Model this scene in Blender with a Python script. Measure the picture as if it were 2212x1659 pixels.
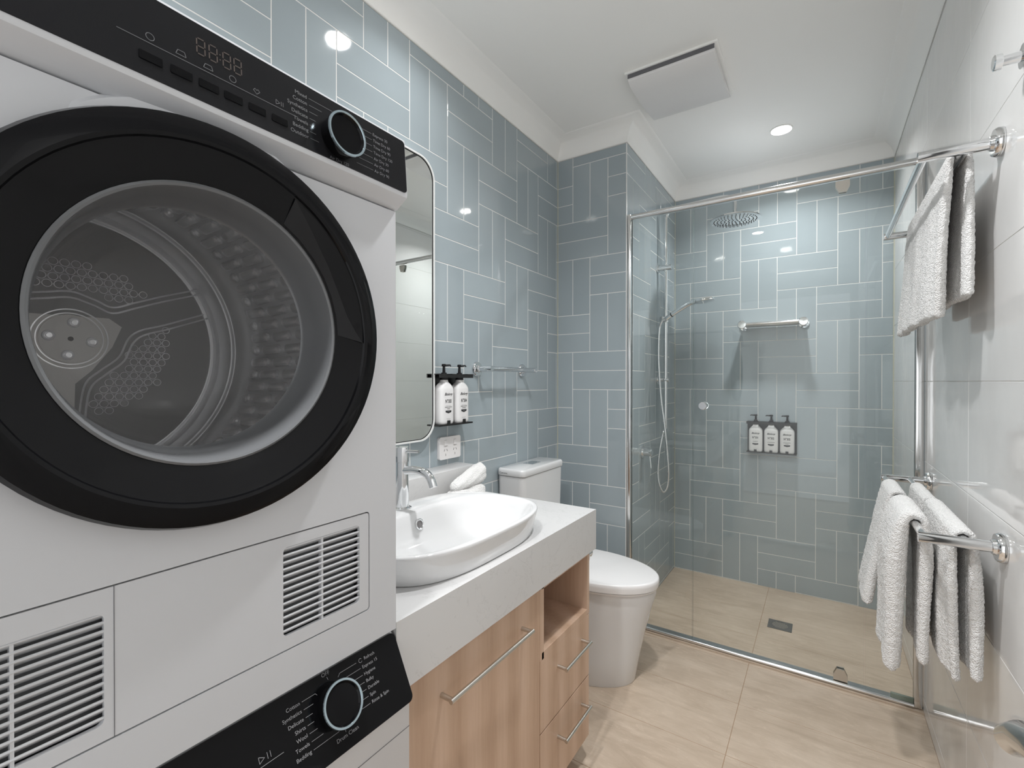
import bpy, bmesh, math, random
from mathutils import Vector, Matrix
random.seed(7)
for o in list(bpy.data.objects): bpy.data.objects.remove(o)
sc = bpy.context.scene
COL = sc.collection
PI = math.pi

# ---------------------------------------------------------------- camera
cam_d = bpy.data.cameras.new('camera'); cam = bpy.data.objects.new('camera', cam_d); COL.objects.link(cam); sc.camera = cam
F, YAW, PIT, ROL = 1014.67, 0.58252, -0.00588, 0.00045
cam_d.sensor_width = 36; cam_d.lens = F / 2212 * 36; cam_d.clip_start = 0.02; cam_d.clip_end = 50
fw = Vector((-math.sin(YAW) * math.cos(PIT), math.cos(YAW) * math.cos(PIT), math.sin(PIT)))
r0 = Vector((math.cos(YAW), math.sin(YAW), 0)); u0 = r0.cross(fw)
rr = r0 * math.cos(ROL) + u0 * math.sin(ROL); uu = -r0 * math.sin(ROL) + u0 * math.cos(ROL)
M = Matrix((rr, uu, -fw)).transposed().to_4x4(); M.translation = Vector((1.2172, 0, 1.2422)); cam.matrix_world = M

# ---------------------------------------------------------------- world, exposure
w = bpy.data.worlds.new('world'); sc.world = w; w.use_nodes = True
w.node_tree.nodes['Background'].inputs[0].default_value = (0.95, 0.975, 1.0, 1)
w.node_tree.nodes['Background'].inputs[1].default_value = 1.5
sc.cycles.diffuse_bounces = 8; sc.cycles.glossy_bounces = 8; sc.cycles.transparent_max_bounces = 24; sc.cycles.max_bounces = 16
sc.view_settings.view_transform = 'Standard'; sc.view_settings.look = 'None'
sc.view_settings.exposure = 0.13; sc.view_settings.gamma = 1; sc.view_settings.use_curve_mapping = False

W, YN, WN, YB, HT, HC = 1.542, 2.306, 0.392, 3.246, 2.45, 2.54
LAMP_POWER = 10.5
LIGHTS = [(0.32, 1.13), (0.92, 1.12), (1.04, 2.79), (0.75, 0.05)]  # last downlight is an added one, out of view near the camera

# ---------------------------------------------------------------- materials
def mat(name, col=(0.8, 0.8, 0.8), rough=0.5, metal=0.0, spec=0.5, coat=0.0, emis=None, es=0):
    m = bpy.data.materials.new(name); m.use_nodes = True
    b = m.node_tree.nodes['Principled BSDF']
    b.inputs['Base Color'].default_value = (*col, 1); b.inputs['Roughness'].default_value = rough
    b.inputs['Metallic'].default_value = metal; b.inputs['Specular IOR Level'].default_value = spec
    b.inputs['Coat Weight'].default_value = coat; b.inputs['Coat Roughness'].default_value = 0.03
    if emis: b.inputs['Emission Color'].default_value = (*emis, 1); b.inputs['Emission Strength'].default_value = es
    return m
def nd(m, t, **kw):
    n = m.node_tree.nodes.new(t)
    for k, v in kw.items(): setattr(n, k, v)
    return n
def lk(m, a, b): m.node_tree.links.new(a, b)
def bsdf(m): return m.node_tree.nodes['Principled BSDF']
def coords(m, scale=(1, 1, 1), rot=(0, 0, 0)):
    tc = nd(m, 'ShaderNodeTexCoord'); mp = nd(m, 'ShaderNodeMapping')
    mp.inputs['Scale'].default_value = scale; mp.inputs['Rotation'].default_value = rot
    lk(m, tc.outputs['Object'], mp.inputs['Vector']); return mp.outputs[0]
def ramp(m, fac, stops):
    r = nd(m, 'ShaderNodeValToRGB'); lk(m, fac, r.inputs[0]); e = r.color_ramp.elements
    while len(e) < len(stops): e.new(0.5)
    for i, (p, c) in enumerate(stops): e[i].position = p; e[i].color = (*c, 1)
    return r.outputs[0]
def noise(m, vec, scale, detail=4, rough=0.5, dist=0):
    n = nd(m, 'ShaderNodeTexNoise'); n.inputs['Scale'].default_value = scale; n.inputs['Detail'].default_value = detail
    n.inputs['Roughness'].default_value = rough; n.inputs['Distortion'].default_value = dist
    lk(m, vec, n.inputs['Vector']); return n.outputs['Fac']
def bump(m, fac, strength, dist=0.01):
    b = nd(m, 'ShaderNodeBump'); b.inputs['Strength'].default_value = strength; b.inputs['Distance'].default_value = dist
    lk(m, fac, b.inputs['Height']); lk(m, b.outputs[0], bsdf(m).inputs['Normal'])

def tile_mat(name, c1, c2, rough):
    m = mat(name, c1, rough, spec=0.55)
    at = nd(m, 'ShaderNodeAttribute'); at.attribute_name = 'shade'
    lk(m, ramp(m, at.outputs['Fac'], [(0, c1), (1, c2)]), bsdf(m).inputs['Base Color'])
    bump(m, noise(m, coords(m), 9, 2), 0.035, 0.02)
    return m
M_BLUE = tile_mat('glazed_blue_tile', (0.330, 0.382, 0.407), (0.356, 0.409, 0.434), 0.06)
M_WTILE = tile_mat('glossy_white_tile', (0.74, 0.735, 0.725), (0.76, 0.755, 0.745), 0.06)
M_GROUT = mat('pale_grout', (0.72, 0.72, 0.70), 0.8)
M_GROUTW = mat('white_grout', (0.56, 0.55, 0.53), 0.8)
M_SIL = mat('cream_silicone', (0.55, 0.54, 0.43), 0.35)
M_PAINT = mat('ceiling_paint', (0.90, 0.895, 0.875), 0.55)
bump(M_PAINT, noise(M_PAINT, coords(M_PAINT), 90, 3), 0.03, 0.002)
M_CERAMIC = mat('white_ceramic', (0.70, 0.70, 0.70), 0.05, spec=0.5, coat=0.2)
M_PLASTIC = mat('white_plastic', (0.78, 0.77, 0.765), 0.25)
M_WGOOD = mat('appliance_white', (0.56, 0.565, 0.58), 0.3)
M_VENT = mat('vent_recess_grey', (0.20, 0.20, 0.205), 0.6)
M_WGREY = mat('appliance_shadow_gap', (0.12, 0.12, 0.13), 0.5)
M_CHROME = mat('chrome', (0.80, 0.81, 0.82), 0.06, 1.0)
M_ALU = mat('polished_aluminium', (0.74, 0.74, 0.735), 0.16, 1.0)
M_SATIN = mat('satin_nickel', (0.62, 0.59, 0.54), 0.3, 1.0)
M_STEEL = mat('drum_steel', (0.90, 0.90, 0.91), 0.30, 0.7)
M_STEELD = mat('drum_back_steel', (0.42, 0.415, 0.41), 0.5, 0.1)
M_PLATE = mat('hub_plate_steel', (0.85, 0.83, 0.80), 0.45, 0.1)
M_BLACK = mat('gloss_black', (0.0035, 0.0035, 0.004), 0.07, spec=0.16)
M_BLACKS = mat('satin_black', (0.010, 0.010, 0.011), 0.35, spec=0.25)
M_PANEL = mat('panel_black', (0.009, 0.009, 0.010), 0.16, spec=0.22)
M_BRACK = mat('bracket_black', (0.010, 0.010, 0.010), 0.3)
M_PRINTG = mat('grey_print', (0.11, 0.11, 0.115), 0.4)
M_PRINTW = mat('light_print', (0.24, 0.24, 0.245), 0.4)
M_DIGIT = mat('display_digits', (0.060, 0.045, 0.038), 0.3)
M_INK = mat('black_ink', (0.02, 0.02, 0.022), 0.5)
M_GREYPL = mat('grey_translucent_ring', (0.13, 0.133, 0.138), 0.25)
M_BUMP = mat('polished_drum_steel', (0.97, 0.97, 0.98), 0.24, 0.75)
M_BLUERING = mat('silver_blue_ring', (0.45, 0.55, 0.60), 0.14, 0.85)
M_MIRROR = mat('mirror_silver', (0.86, 0.88, 0.86), 0.0, 1.0)
M_FRAMEW = mat('white_metal_frame', (0.82, 0.82, 0.81), 0.25, 0.2)
M_DRAIN = mat('dull_drain_steel', (0.16, 0.16, 0.155), 0.4, 0.5)
M_RUBBER = mat('nozzle_rubber', (0.05, 0.05, 0.055), 0.5)
M_PAPER = mat('tissue_paper', (0.85, 0.84, 0.83), 0.9)
M_DOORP = mat('door_paint', (0.72, 0.71, 0.70), 0.35)
M_LAMP = mat('lamp_diffuser', (1, 1, 1), 0.5, emis=(1.0, 0.97, 0.93), es=30)
M_SWITCH = mat('switch_white', (0.80, 0.775, 0.765), 0.3)
M_SLOT = mat('slot_dark', (0.18, 0.17, 0.17), 0.6)

def glass_mat(name, tint, refl=1.0, rough=0.0):
    m = bpy.data.materials.new(name); m.use_nodes = True; nt = m.node_tree; nt.nodes.clear()
    out = nt.nodes.new('ShaderNodeOutputMaterial'); mx = nt.nodes.new('ShaderNodeMixShader')
    tr = nt.nodes.new('ShaderNodeBsdfTransparent'); gl = nt.nodes.new('ShaderNodeBsdfGlossy')
    fr = nt.nodes.new('ShaderNodeFresnel'); mu = nt.nodes.new('ShaderNodeMath'); mu.operation = 'MULTIPLY'
    geo = nt.nodes.new('ShaderNodeNewGeometry')
    fr.inputs['IOR'].default_value = 1.45; mu.inputs[1].default_value = refl; mu.use_clamp = True
    # same reflectance whichever side of the pane the ray meets
    ior = nt.nodes.new('ShaderNodeMix'); ior.data_type = 'FLOAT'
    ior.inputs[2].default_value = 1.45; ior.inputs[3].default_value = 1 / 1.45
    nt.links.new(geo.outputs['Backfacing'], ior.inputs[0]); nt.links.new(ior.outputs[0], fr.inputs['IOR'])
    tr.inputs[0].default_value = (*tint, 1); gl.inputs['Roughness'].default_value = rough
    nt.links.new(fr.outputs[0], mu.inputs[0]); nt.links.new(mu.outputs[0], mx.inputs[0])
    nt.links.new(tr.outputs[0], mx.inputs[1]); nt.links.new(gl.outputs[0], mx.inputs[2]); nt.links.new(mx.outputs[0], out.inputs[0])
    return m
M_GLASS = glass_mat('shower_glass', (0.978, 0.987, 0.978), 0.8)
M_LENS = glass_mat('door_lens_glass', (0.95, 0.95, 0.95), 0.5)
M_GEDGE = mat('glass_edge_green', (0.13, 0.19, 0.16), 0.15)
M_SEAL = mat('grey_green_seal', (0.20, 0.24, 0.20), 0.4)

# stone floor
M_FLOOR = mat('beige_stone_tile', (0.5, 0.4, 0.3), 0.34, spec=0.4)
def mk_floor(m):
    v = coords(m, (1, 1, 1)); v2 = coords(m, (1.2, 5.0, 1), (0, 0, 0.5))
    a = noise(m, v, 2.6, 6, 0.6, 0.6); b = noise(m, v2, 3.4, 8, 0.65, 1.2)
    mx = nd(m, 'ShaderNodeMix'); mx.data_type = 'FLOAT'; mx.inputs[0].default_value = 0.5
    lk(m, a, mx.inputs[2]); lk(m, b, mx.inputs[3])
    base = ramp(m, mx.outputs[0], [(0.30, (0.385, 0.298, 0.222)), (0.50, (0.510, 0.410, 0.318)), (0.66, (0.610, 0.505, 0.405))])
    vein = noise(m, v2, 7, 9, 0.7, 2.0)
    vr = ramp(m, vein, [(0.56, (0, 0, 0)), (0.60, (1, 1, 1)), (0.635, (0, 0, 0))])
    mc = nd(m, 'ShaderNodeMix'); mc.data_type = 'RGBA'; mfac = nd(m, 'ShaderNodeMath', operation='MULTIPLY'); mfac.inputs[1].default_value = 0.45
    lk(m, vr, mfac.inputs[0]); lk(m, mfac.outputs[0], mc.inputs[0]); lk(m, base, mc.inputs[6]); mc.inputs[7].default_value = (0.66, 0.55, 0.44, 1)
    lk(m, mc.outputs[2], bsdf(m).inputs['Base Color'])
    bump(m, b, 0.06, 0.004)
mk_floor(M_FLOOR)
M_FGROUT = mat('tan_grout', (0.33, 0.22, 0.14), 0.8)

# timber laminate: grain along Z
M_WOOD = mat('ash_laminate', (0.4, 0.25, 0.16), 0.42, spec=0.35)
def mk_wood(m):
    v = coords(m, (1, 1, 0.05)); v3 = coords(m, (6, 6, 0.9))
    g = noise(m, v, 75, 6, 0.7, 0.2)
    ww = nd(m, 'ShaderNodeTexWave', wave_type='RINGS', rings_direction='Z'); ww.inputs['Scale'].default_value = 0.55
    ww.inputs['Distortion'].default_value = 7; ww.inputs['Detail'].default_value = 3; ww.inputs['Detail Scale'].default_value = 0.7
    lk(m, v3, ww.inputs['Vector'])
    mx = nd(m, 'ShaderNodeMix'); mx.data_type = 'FLOAT'; mx.inputs[0].default_value = 0.35
    lk(m, g, mx.inputs[2]); lk(m, ww.outputs['Fac'], mx.inputs[3])
    c = ramp(m, mx.outputs[0], [(0.22, (0.45, 0.300, 0.205)), (0.5, (0.535, 0.370, 0.265)), (0.8, (0.61, 0.440, 0.330))])
    lk(m, c, bsdf(m).inputs['Base Color']); bump(m, g, 0.05, 0.002)
mk_wood(M_WOOD)

# engineered stone worktop with faint veins
M_STONE = mat('veined_white_stone', (0.8, 0.8, 0.8), 0.22)
def mk_stone(m):
    v = coords(m, (1, 1, 1)); n = noise(m, v, 5.5, 7, 0.62, 2.4)
    c = ramp(m, n, [(0.0, (0.59, 0.585, 0.58)), (0.553, (0.59, 0.585, 0.58)), (0.560, (0.50, 0.495, 0.49)), (0.568, (0.59, 0.585, 0.58))])
    lk(m, c, bsdf(m).inputs['Base Color'])
mk_stone(M_STONE)

M_TERRY = mat('white_terry', (0.80, 0.79, 0.775), 0.95, spec=0.1)
def mk_terry(m):
    v = coords(m); vo = nd(m, 'ShaderNodeTexVoronoi'); vo.inputs['Scale'].default_value = 330; lk(m, v, vo.inputs['Vector'])
    n = noise(m, v, 120, 4, 0.7); mx = nd(m, 'ShaderNodeMath', operation='SUBTRACT'); lk(m, n, mx.inputs[0]); lk(m, vo.outputs['Distance'], mx.inputs[1])
    bump(m, mx.outputs[0], 0.75, 0.004)
    bsdf(m).inputs['Sheen Weight'].default_value = 0.35; bsdf(m).inputs['Sheen Roughness'].default_value = 0.6
mk_terry(M_TERRY)

# ---------------------------------------------------------------- mesh helpers
class MB:
    """collects geometry (several materials possible) and links it as one object"""
    def __init__(s): s.bm = bmesh.new(); s.mats = []
    def mi(s, m):
        if m not in s.mats: s.mats.append(m)
        return s.mats.index(m)
    def add(s, verts, faces, m, smooth=False):
        vs = [s.bm.verts.new(v) for v in verts]; k = s.mi(m); out = []
        for f in faces:
            try: ff = s.bm.faces.new([vs[i] for i in f])
            except ValueError: continue
            ff.material_index = k; ff.smooth = smooth; out.append(ff)
        return vs, out
    def box(s, lo, hi, m, bev=0.0, seg=2, xf=None):
        x0, y0, z0 = lo; x1, y1, z1 = hi
        v = [(x0,y0,z0),(x1,y0,z0),(x1,y1,z0),(x0,y1,z0),(x0,y0,z1),(x1,y0,z1),(x1,y1,z1),(x0,y1,z1)]
        if xf: v = [xf @ Vector(p) for p in v]
        vs, fs = s.add(v, [(3,2,1,0),(4,5,6,7),(0,1,5,4),(1,2,6,5),(2,3,7,6),(3,0,4,7)], m)
        if bev > 0:
            es = list({e for f in fs for e in f.edges})
            r = bmesh.ops.bevel(s.bm, geom=es, offset=bev, segments=seg, profile=0.5, affect='EDGES')
            for f in r['faces']: f.material_index = s.mi(m); f.smooth = True
        return s
    def rings(s, rings, m, closed=True, cap0=True, cap1=True, smooth=True, loop=False):
        n = len(rings[0]); vs = []; idx = []
        for r in rings: idx.append([len(vs) + i for i in range(n)]); vs += list(r)
        fs = []; R = len(rings)
        for a in range(R if loop else R - 1):
            A, B = idx[a], idx[(a + 1) % R]
            for i in range(n if closed else n - 1):
                j = (i + 1) % n; fs.append((A[i], A[j], B[j], B[i]))
        if cap0 and closed and not loop: fs.append(tuple(reversed(idx[0])))
        if cap1 and closed and not loop: fs.append(tuple(idx[-1]))
        s.add(vs, fs, m, smooth); return s
    def tube(s, pts, rad, m, seg=20, cap=True, smooth=True):
        pts = [Vector(p) for p in pts]; n = len(pts); rads = rad if isinstance(rad, (list, tuple)) else [rad] * n
        rings = []; up = None
        for i, p in enumerate(pts):
            d = (pts[min(i + 1, n - 1)] - pts[max(i - 1, 0)]).normalized()
            if up is None:
                up = Vector((0, 0, 1)) if abs(d.z) < 0.9 else Vector((1, 0, 0))
            a = d.cross(up).normalized(); up = a.cross(d).normalized()
            rings.append([p + (a * math.cos(t) + up * math.sin(t)) * rads[i] for t in [2 * PI * k / seg for k in range(seg)]])
        s.rings(rings, m, cap0=cap, cap1=cap, smooth=smooth); return s
    def lathe(s, prof, origin, axis, m, seg=48, cap=True):
        """prof: (distance along axis, radius) pairs"""
        o = Vector(origin); ax = Vector(axis).normalized()
        a = ax.cross(Vector((0, 0, 1)) if abs(ax.z) < 0.9 else Vector((1, 0, 0))).normalized(); b = ax.cross(a)
        rings = [[o + ax * h + (a * math.cos(t) + b * math.sin(t)) * r for t in [2 * PI * k / seg for k in range(seg)]] for h, r in prof]
        s.rings(rings, m, cap0=cap, cap1=cap); return s
    def prism(s, outline, holes, to3d, depth, m, smooth=False):
        """2-D outline with holes extruded: to3d(u, v, d) gives the point at depth d"""
        bm = s.bm; k = s.mi(m); loops = [outline] + list(holes)
        for side, d in ((0, 0.0), (1, depth)):
            es = []; vall = []
            for lp in loops:
                vs = [bm.verts.new(to3d(u, v, d)) for u, v in lp]; vall.append(vs)
                for i in range(len(vs)): es.append(bm.edges.new((vs[i], vs[(i + 1) % len(vs)])))
            if holes:
                r = bmesh.ops.triangle_fill(bm, use_beauty=True, use_dissolve=False, edges=es)
                for g in r['geom']:
                    if isinstance(g, bmesh.types.BMFace): g.material_index = k
            else:
                f = bm.faces.new(vall[0]); f.material_index = k
            if side == 0: front = vall
            else: back = vall
        for A, B in zip(front, back):
            n = len(A)
            for i in range(n):
                f = bm.faces.new((A[i], A[(i + 1) % n], B[(i + 1) % n], B[i])); f.material_index = k; f.smooth = smooth
        return s
    def sphere(s, c, r, m, sx=1, sy=1, sz=1, seg=24):
        c = Vector(c); rings = []
        for i in range(1, seg // 2):
            t = PI * i / (seg // 2); rings.append([c + Vector((r * sx * math.sin(t) * math.cos(a), r * sy * math.sin(t) * math.sin(a), r * sz * math.cos(t))) for a in [2 * PI * k / seg for k in range(seg)]])
        s.rings(rings, m); return s
    def build(s, name, parent=None, normals=True, sharp=35):
        if normals: bmesh.ops.recalc_face_normals(s.bm, faces=s.bm.faces)
        me = bpy.data.meshes.new(name); s.bm.to_mesh(me); s.bm.free()
        for m in s.mats: me.materials.append(m)
        try: me.set_sharp_from_angle(angle=math.radians(sharp))
        except Exception: pass
        o = bpy.data.objects.new(name, me); COL.objects.link(o)
        if parent: attach(o, parent)
        return o
def attach(o, parent):
    o.parent = parent; o.matrix_parent_inverse = Matrix.Translation(-parent.location)
def thing(name, label, cat, loc=(0, 0, 0), group=None):
    o = bpy.data.objects.new(name, None); o.empty_display_size = 0.05; COL.objects.link(o); o.location = loc
    return tag(o, label, cat, group)
def tag(o, label, cat, group=None, kind=None):
    o['label'] = label; o['category'] = cat
    if group: o['group'] = group
    if kind: o['kind'] = kind
    return o
def struct(mb, name, label=None):
    o = mb.build(name); o['kind'] = 'structure'
    if label: o['label'] = label
    return o
def copy_tree(o, dl, label=None, group=None, parent=None):
    c = o.copy(); COL.objects.link(c)
    if parent: c.parent = parent
    else: c.location = Vector(o.location) + Vector(dl)
    if label: c['label'] = label
    if group: c['group'] = group
    for ch in list(o.children): copy_tree(ch, dl, None, None, c)
    return c
def circ(cx, cy, r, n=64, ph=0): return [(cx + r * math.cos(ph + 2 * PI * k / n), cy + r * math.sin(ph + 2 * PI * k / n)) for k in range(n)]
def rrect(x0, y0, x1, y1, r, n=6):
    out = []
    for cx, cy, a0 in ((x1 - r, y1 - r, 0), (x0 + r, y1 - r, PI / 2), (x0 + r, y0 + r, PI), (x1 - r, y0 + r, 1.5 * PI)):
        for k in range(n + 1): a = a0 + PI / 2 * k / n; out.append((cx + r * math.cos(a), cy + r * math.sin(a)))
    return out
def sup(cx, cy, a, b, n=2.6, seg=72, ph=0.0):
    out = []
    for k in range(seg):
        t = 2 * PI * k / seg + ph; c, s = math.cos(t), math.sin(t)
        out.append((cx + a * math.copysign(abs(c) ** (2 / n), c), cy + b * math.copysign(abs(s) ** (2 / n), s)))
    return out
def bez(p0, p1, p2, p3, n=16):
    p0, p1, p2, p3 = map(Vector, (p0, p1, p2, p3)); return [p0 * (1 - t) ** 3 + p1 * 3 * t * (1 - t) ** 2 + p2 * 3 * t * t * (1 - t) + p3 * t ** 3 for t in [k / n for k in range(n + 1)]]
def smooth_path(pts, sub=8):
    P = [Vector(p) for p in pts]; out = []
    for i in range(len(P) - 1):
        a, b, c, d = P[max(i - 1, 0)], P[i], P[i + 1], P[min(i + 2, len(P) - 1)]
        for k in range(sub):
            t = k / sub; out.append(0.5 * ((2 * b) + (-a + c) * t + (2 * a - 5 * b + 4 * c - d) * t * t + (-a + 3 * b - 3 * c + d) * t ** 3))
    return out + [P[-1]]
def text_into(mb, body, size, origin, ux, uy, m, align='LEFT', shear=0.0, sx=1.0, bold=0.0):
    """lettering as thin raised faces at origin, running along ux with its up direction uy"""
    cu = bpy.data.curves.new('t', 'FONT'); cu.body = body; cu.size = size; cu.align_x = align; cu.align_y = 'CENTER'
    cu.shear = shear; cu.offset = bold; cu.resolution_u = 3
    ob = bpy.data.objects.new('t', cu); COL.objects.link(ob)
    dg = bpy.context.evaluated_depsgraph_get(); me = bpy.data.meshes.new_from_object(ob.evaluated_get(dg))
    ux, uy, o = Vector(ux).normalized(), Vector(uy).normalized(), Vector(origin)
    mb.add([o + ux * (v.co.x * sx) + uy * v.co.y for v in me.vertices], [tuple(p.vertices) for p in me.polygons], m)
    bpy.data.objects.remove(ob); bpy.data.curves.remove(cu); bpy.data.meshes.remove(me)
def line_into(mb, o, ux, uy, pts, wd, m):
    """thin printed polyline in the (ux, uy) plane"""
    o, ux, uy = Vector(o), Vector(ux).normalized(), Vector(uy).normalized()
    for (a, b), (c, d) in zip(pts[:-1], pts[1:]):
        L = math.hypot(c - a, d - b) or 1; nx, ny = -(d - b) / L * wd / 2, (c - a) / L * wd / 2
        mb.add([o + ux * (a + nx) + uy * (b + ny), o + ux * (c + nx) + uy * (d + ny), o + ux * (c - nx) + uy * (d - ny), o + ux * (a - nx) + uy * (b - ny)], [(0, 1, 2, 3)], m)

# ---------------------------------------------------------------- tiles
def tile_quad(mb, lay, to3, u0, u1, v0, v1, g, thick, m, ch=0.0012):
    u0 += g; u1 -= g; v0 += g; v1 -= g
    if u1 - u0 < 0.003 or v1 - v0 < 0.003: return
    t = [random.uniform(-0.00018, 0.00018) for _ in range(4)]
    c = min(ch, (u1 - u0) / 3, (v1 - v0) / 3)
    fr = [(u0 + c, v0 + c), (u1 - c, v0 + c), (u1 - c, v1 - c), (u0 + c, v1 - c)]; ou = [(u0, v0), (u1, v0), (u1, v1), (u0, v1)]
    v = [to3(a, b, thick + t[i]) for i, (a, b) in enumerate(fr)] + [to3(a, b, thick - c) for a, b in ou] + [to3(a, b, -0.001) for a, b in ou]
    vs, fs = mb.add(v, [(0,1,2,3), (4,5,1,0), (5,6,2,1), (6,7,3,2), (7,4,0,3), (8,9,5,4), (9,10,6,5), (10,11,7,6), (11,8,4,7)], m)
    for f in fs[1:5]: f.smooth = False
    s = random.random()
    for f in fs: f[lay] = s
def herring(mb, to3, u0, u1, v0, v1, ub, vb, bh, m):
    """double-basket pattern of 0.1 x 0.3 tiles: ub/vb = position of column 0 / top of row 0; bh = column of the row-0 horizontal pair"""
    lay = mb.bm.faces.layers.float.get('shade') or mb.bm.faces.layers.float.new('shade'); P = 0.1
    for a in range(-40, 41):
        for b in range(-40, 41):
            h = bh + 2 * a - 3 * b; r = 2 * a + 3 * b; rects = [(h, r, 3, 1), (h, r + 1, 3, 1), (h - 2, r, 1, 3), (h - 1, r, 1, 3)]
            for c, rw, wc, hc in rects:
                a0 = ub + P * c; a1 = a0 + P * wc; b1 = vb - P * rw; b0 = b1 - P * hc
                if a1 <= u0 + .004 or a0 >= u1 - .004 or b1 <= v0 + .004 or b0 >= v1 - .004: continue
                tile_quad(mb, lay, to3, max(a0, u0), min(a1, u1), max(b0, v0), min(b1, v1), 0.0013, 0.0016, m)
def plane_quad(mb, to3, u0, u1, v0, v1, m, d=0.0):
    mb.add([to3(u0, v0, d), to3(u1, v0, d), to3(u1, v1, d), to3(u0, v1, d)], [(0, 1, 2, 3)], m)

YF = -0.75   # wall behind the camera
# left wall
mb = MB(); t = lambda u, v, d: (0 + d - 0.0016, u, v)
herring(mb, t, YF, YN, 0, HT, YN - 0.0149, 2.1968, -7, M_BLUE); mb.box((-0.12, YF, -0.05), (-0.0008, YN + .01, HC), M_GROUT)
struct(mb, 'wall_left')
# nib: front face and shower-side face
mb = MB(); t = lambda u, v, d: (u, YN - d + 0.0016, v)
herring(mb, t, 0, WN, 0, HT, -0.0089, 2.3984, 3, M_BLUE)
t2 = lambda u, v, d: (WN + d - 0.0016, u, v)
herring(mb, t2, YN, YB, -0.02, HT, YN + 0.0, 2.2984, 2, M_BLUE)
mb.box((-0.02, YN + 0.0008, -0.05), (WN - 0.0008, YB + .05, HC), M_GROUT)
struct(mb, 'wall_nib')
# back wall
mb = MB(); t = lambda u, v, d: (u, YB - d + 0.0016, v)
herring(mb, t, WN, W, -0.02, HT, WN, 2.1900, 4, M_BLUE); mb.box((WN - .02, YB + 0.0008, -0.05), (W + .1, YB + 0.1, HC), M_GROUT)
struct(mb, 'wall_back')
# right wall: large gloss white tiles
mb = MB(); t = lambda u, v, d: (W - d + 0.0016, u, v); lay = mb.bm.faces.layers.float.new('shade')
for i in range(-6, 7):
    for k in range(-1, 9):
        a0, a1, b0, b1 = 1.70 + .6 * i, 2.30 + .6 * i, 0.0525 + .2975 * k, 0.35 + .2975 * k
        a0, a1, b0, b1 = max(a0, YF), min(a1, YB), max(b0, -0.02), min(b1, HT)
        if a1 - a0 > .01 and b1 - b0 > .01: tile_quad(mb, lay, t, a0, a1, b0, b1, 0.0008, 0.0016, M_WTILE, 0.0008)
mb.box((W + 0.0008, YF, -0.05), (W + 0.12, YB + .05, HC), M_GROUTW)
struct(mb, 'wall_right')
# unseen wall behind the camera; doorway opening added to let soft fill light in
mb = MB(); t = lambda u, v, d: (u, YF + d, v)
mb.prism([(-0.1, -0.05), (0.50, -0.05), (0.50, 2.08), (1.44, 2.08), (1.44, -0.05), (W + .1, -0.05), (W + .1, HC), (-0.1, HC)], [], lambda u, v, d: (u, YF - d, v), 0.1, M_PAINT)
struct(mb, 'wall_front')
# ceiling + cornice
mb = MB(); mb.box((-0.1, YF - .1, HC), (W + .1, YB + .1, HC + .05), M_PAINT); struct(mb, 'ceiling')
def cornice(path, name):
    """cove section swept along a path of (x, y, outward normal into room)"""
    mb = MB(); prof = [(0.0, HT)] + [(0.004 + 0.086 * (1 - math.cos(a)), HT + 0.004 + 0.082 * math.sin(a)) for a in [PI / 2 * k / 10 for k in range(11)]] + [(0.095, HC), (0.0, HC)]
    rings = [[(x + dx * p, y + dy * p, z) for p, z in prof] for x, y, dx, dy in path]
    mb.rings(rings, M_PAINT, closed=True, smooth=True); o = struct(mb, name); return o
cornice([(0, YF, 1, 0), (0, YN, 1, -1), (WN, YN, 1, -1), (WN, YB, 1, -1), (W, YB, -1, -1), (W, YF, -1, 0)], 'trim_1')
# thin grout line under the cornice and silicone at the corners
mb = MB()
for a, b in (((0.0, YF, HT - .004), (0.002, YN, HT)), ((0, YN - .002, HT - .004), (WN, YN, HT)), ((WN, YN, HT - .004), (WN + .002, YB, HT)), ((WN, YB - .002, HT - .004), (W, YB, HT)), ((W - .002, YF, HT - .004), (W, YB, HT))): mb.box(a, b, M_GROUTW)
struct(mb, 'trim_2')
mb = MB(); mb.box((-.001, YN - .003, 0), (.003, YN, HT - .004), M_SIL); mb.box((WN, YB - .003, 0), (WN + .003, YB, HT - .004), M_SIL); mb.box((W - .003, YB - .003, 0), (W, YB, HT - .004), M_SIL)
struct(mb, 'trim_3')
mb = MB(); mb.box((WN - .004, YN - .001, 0), (WN + .001, YN + .004, HT - .004), M_FRAMEW, .001); struct(mb, 'trim_4')
# floor
mb = MB(); lay = mb.bm.faces.layers.float.new('shade')
def floor_rects():
    xs = [-0.247, 0.353, 0.955, 1.555]; out = []
    for i in range(len(xs) - 1):
        off = 1.985 - 0.296 * 12; 
        for k in range(30):
            a = off + 0.296 * k
            out.append((xs[i], xs[i + 1], a, a + 0.296))
    return out
for x0, x1, y0, y1 in floor_rects():
    x0, x1 = max(x0, -.0), min(x1, W); 
    for lo, hi, z in ((YF - .4, YN + 0.0, 0.0), (YN + 0.05, YB, -0.012)):
        a, b = max(y0, lo), min(y1, hi)
        if b - a < .01: continue
        zz = z
        if z < 0 and x0 < WN: x0b = max(x0, WN)
        else: x0b = x0
        if x1 - x0b < .01: continue
        tile_quad(mb, lay, lambda u, v, d, zz=zz: (u, v, d + zz - 0.001), x0b, x1, a, b, 0.0009, 0.001, M_FLOOR, 0.0006)
mb.box((-.1, YF - .5, -.06), (W + .1, YN + .05, -0.0005), M_FGROUT); mb.box((WN - .1, YN + .05, -.06), (W + .1, YB + .1, -0.0125), M_FGROUT)
mb.box((WN, YN - .006, -.01), (W, YN + .05, 0.006), M_FLOOR)
struct(mb, 'floor')

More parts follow.
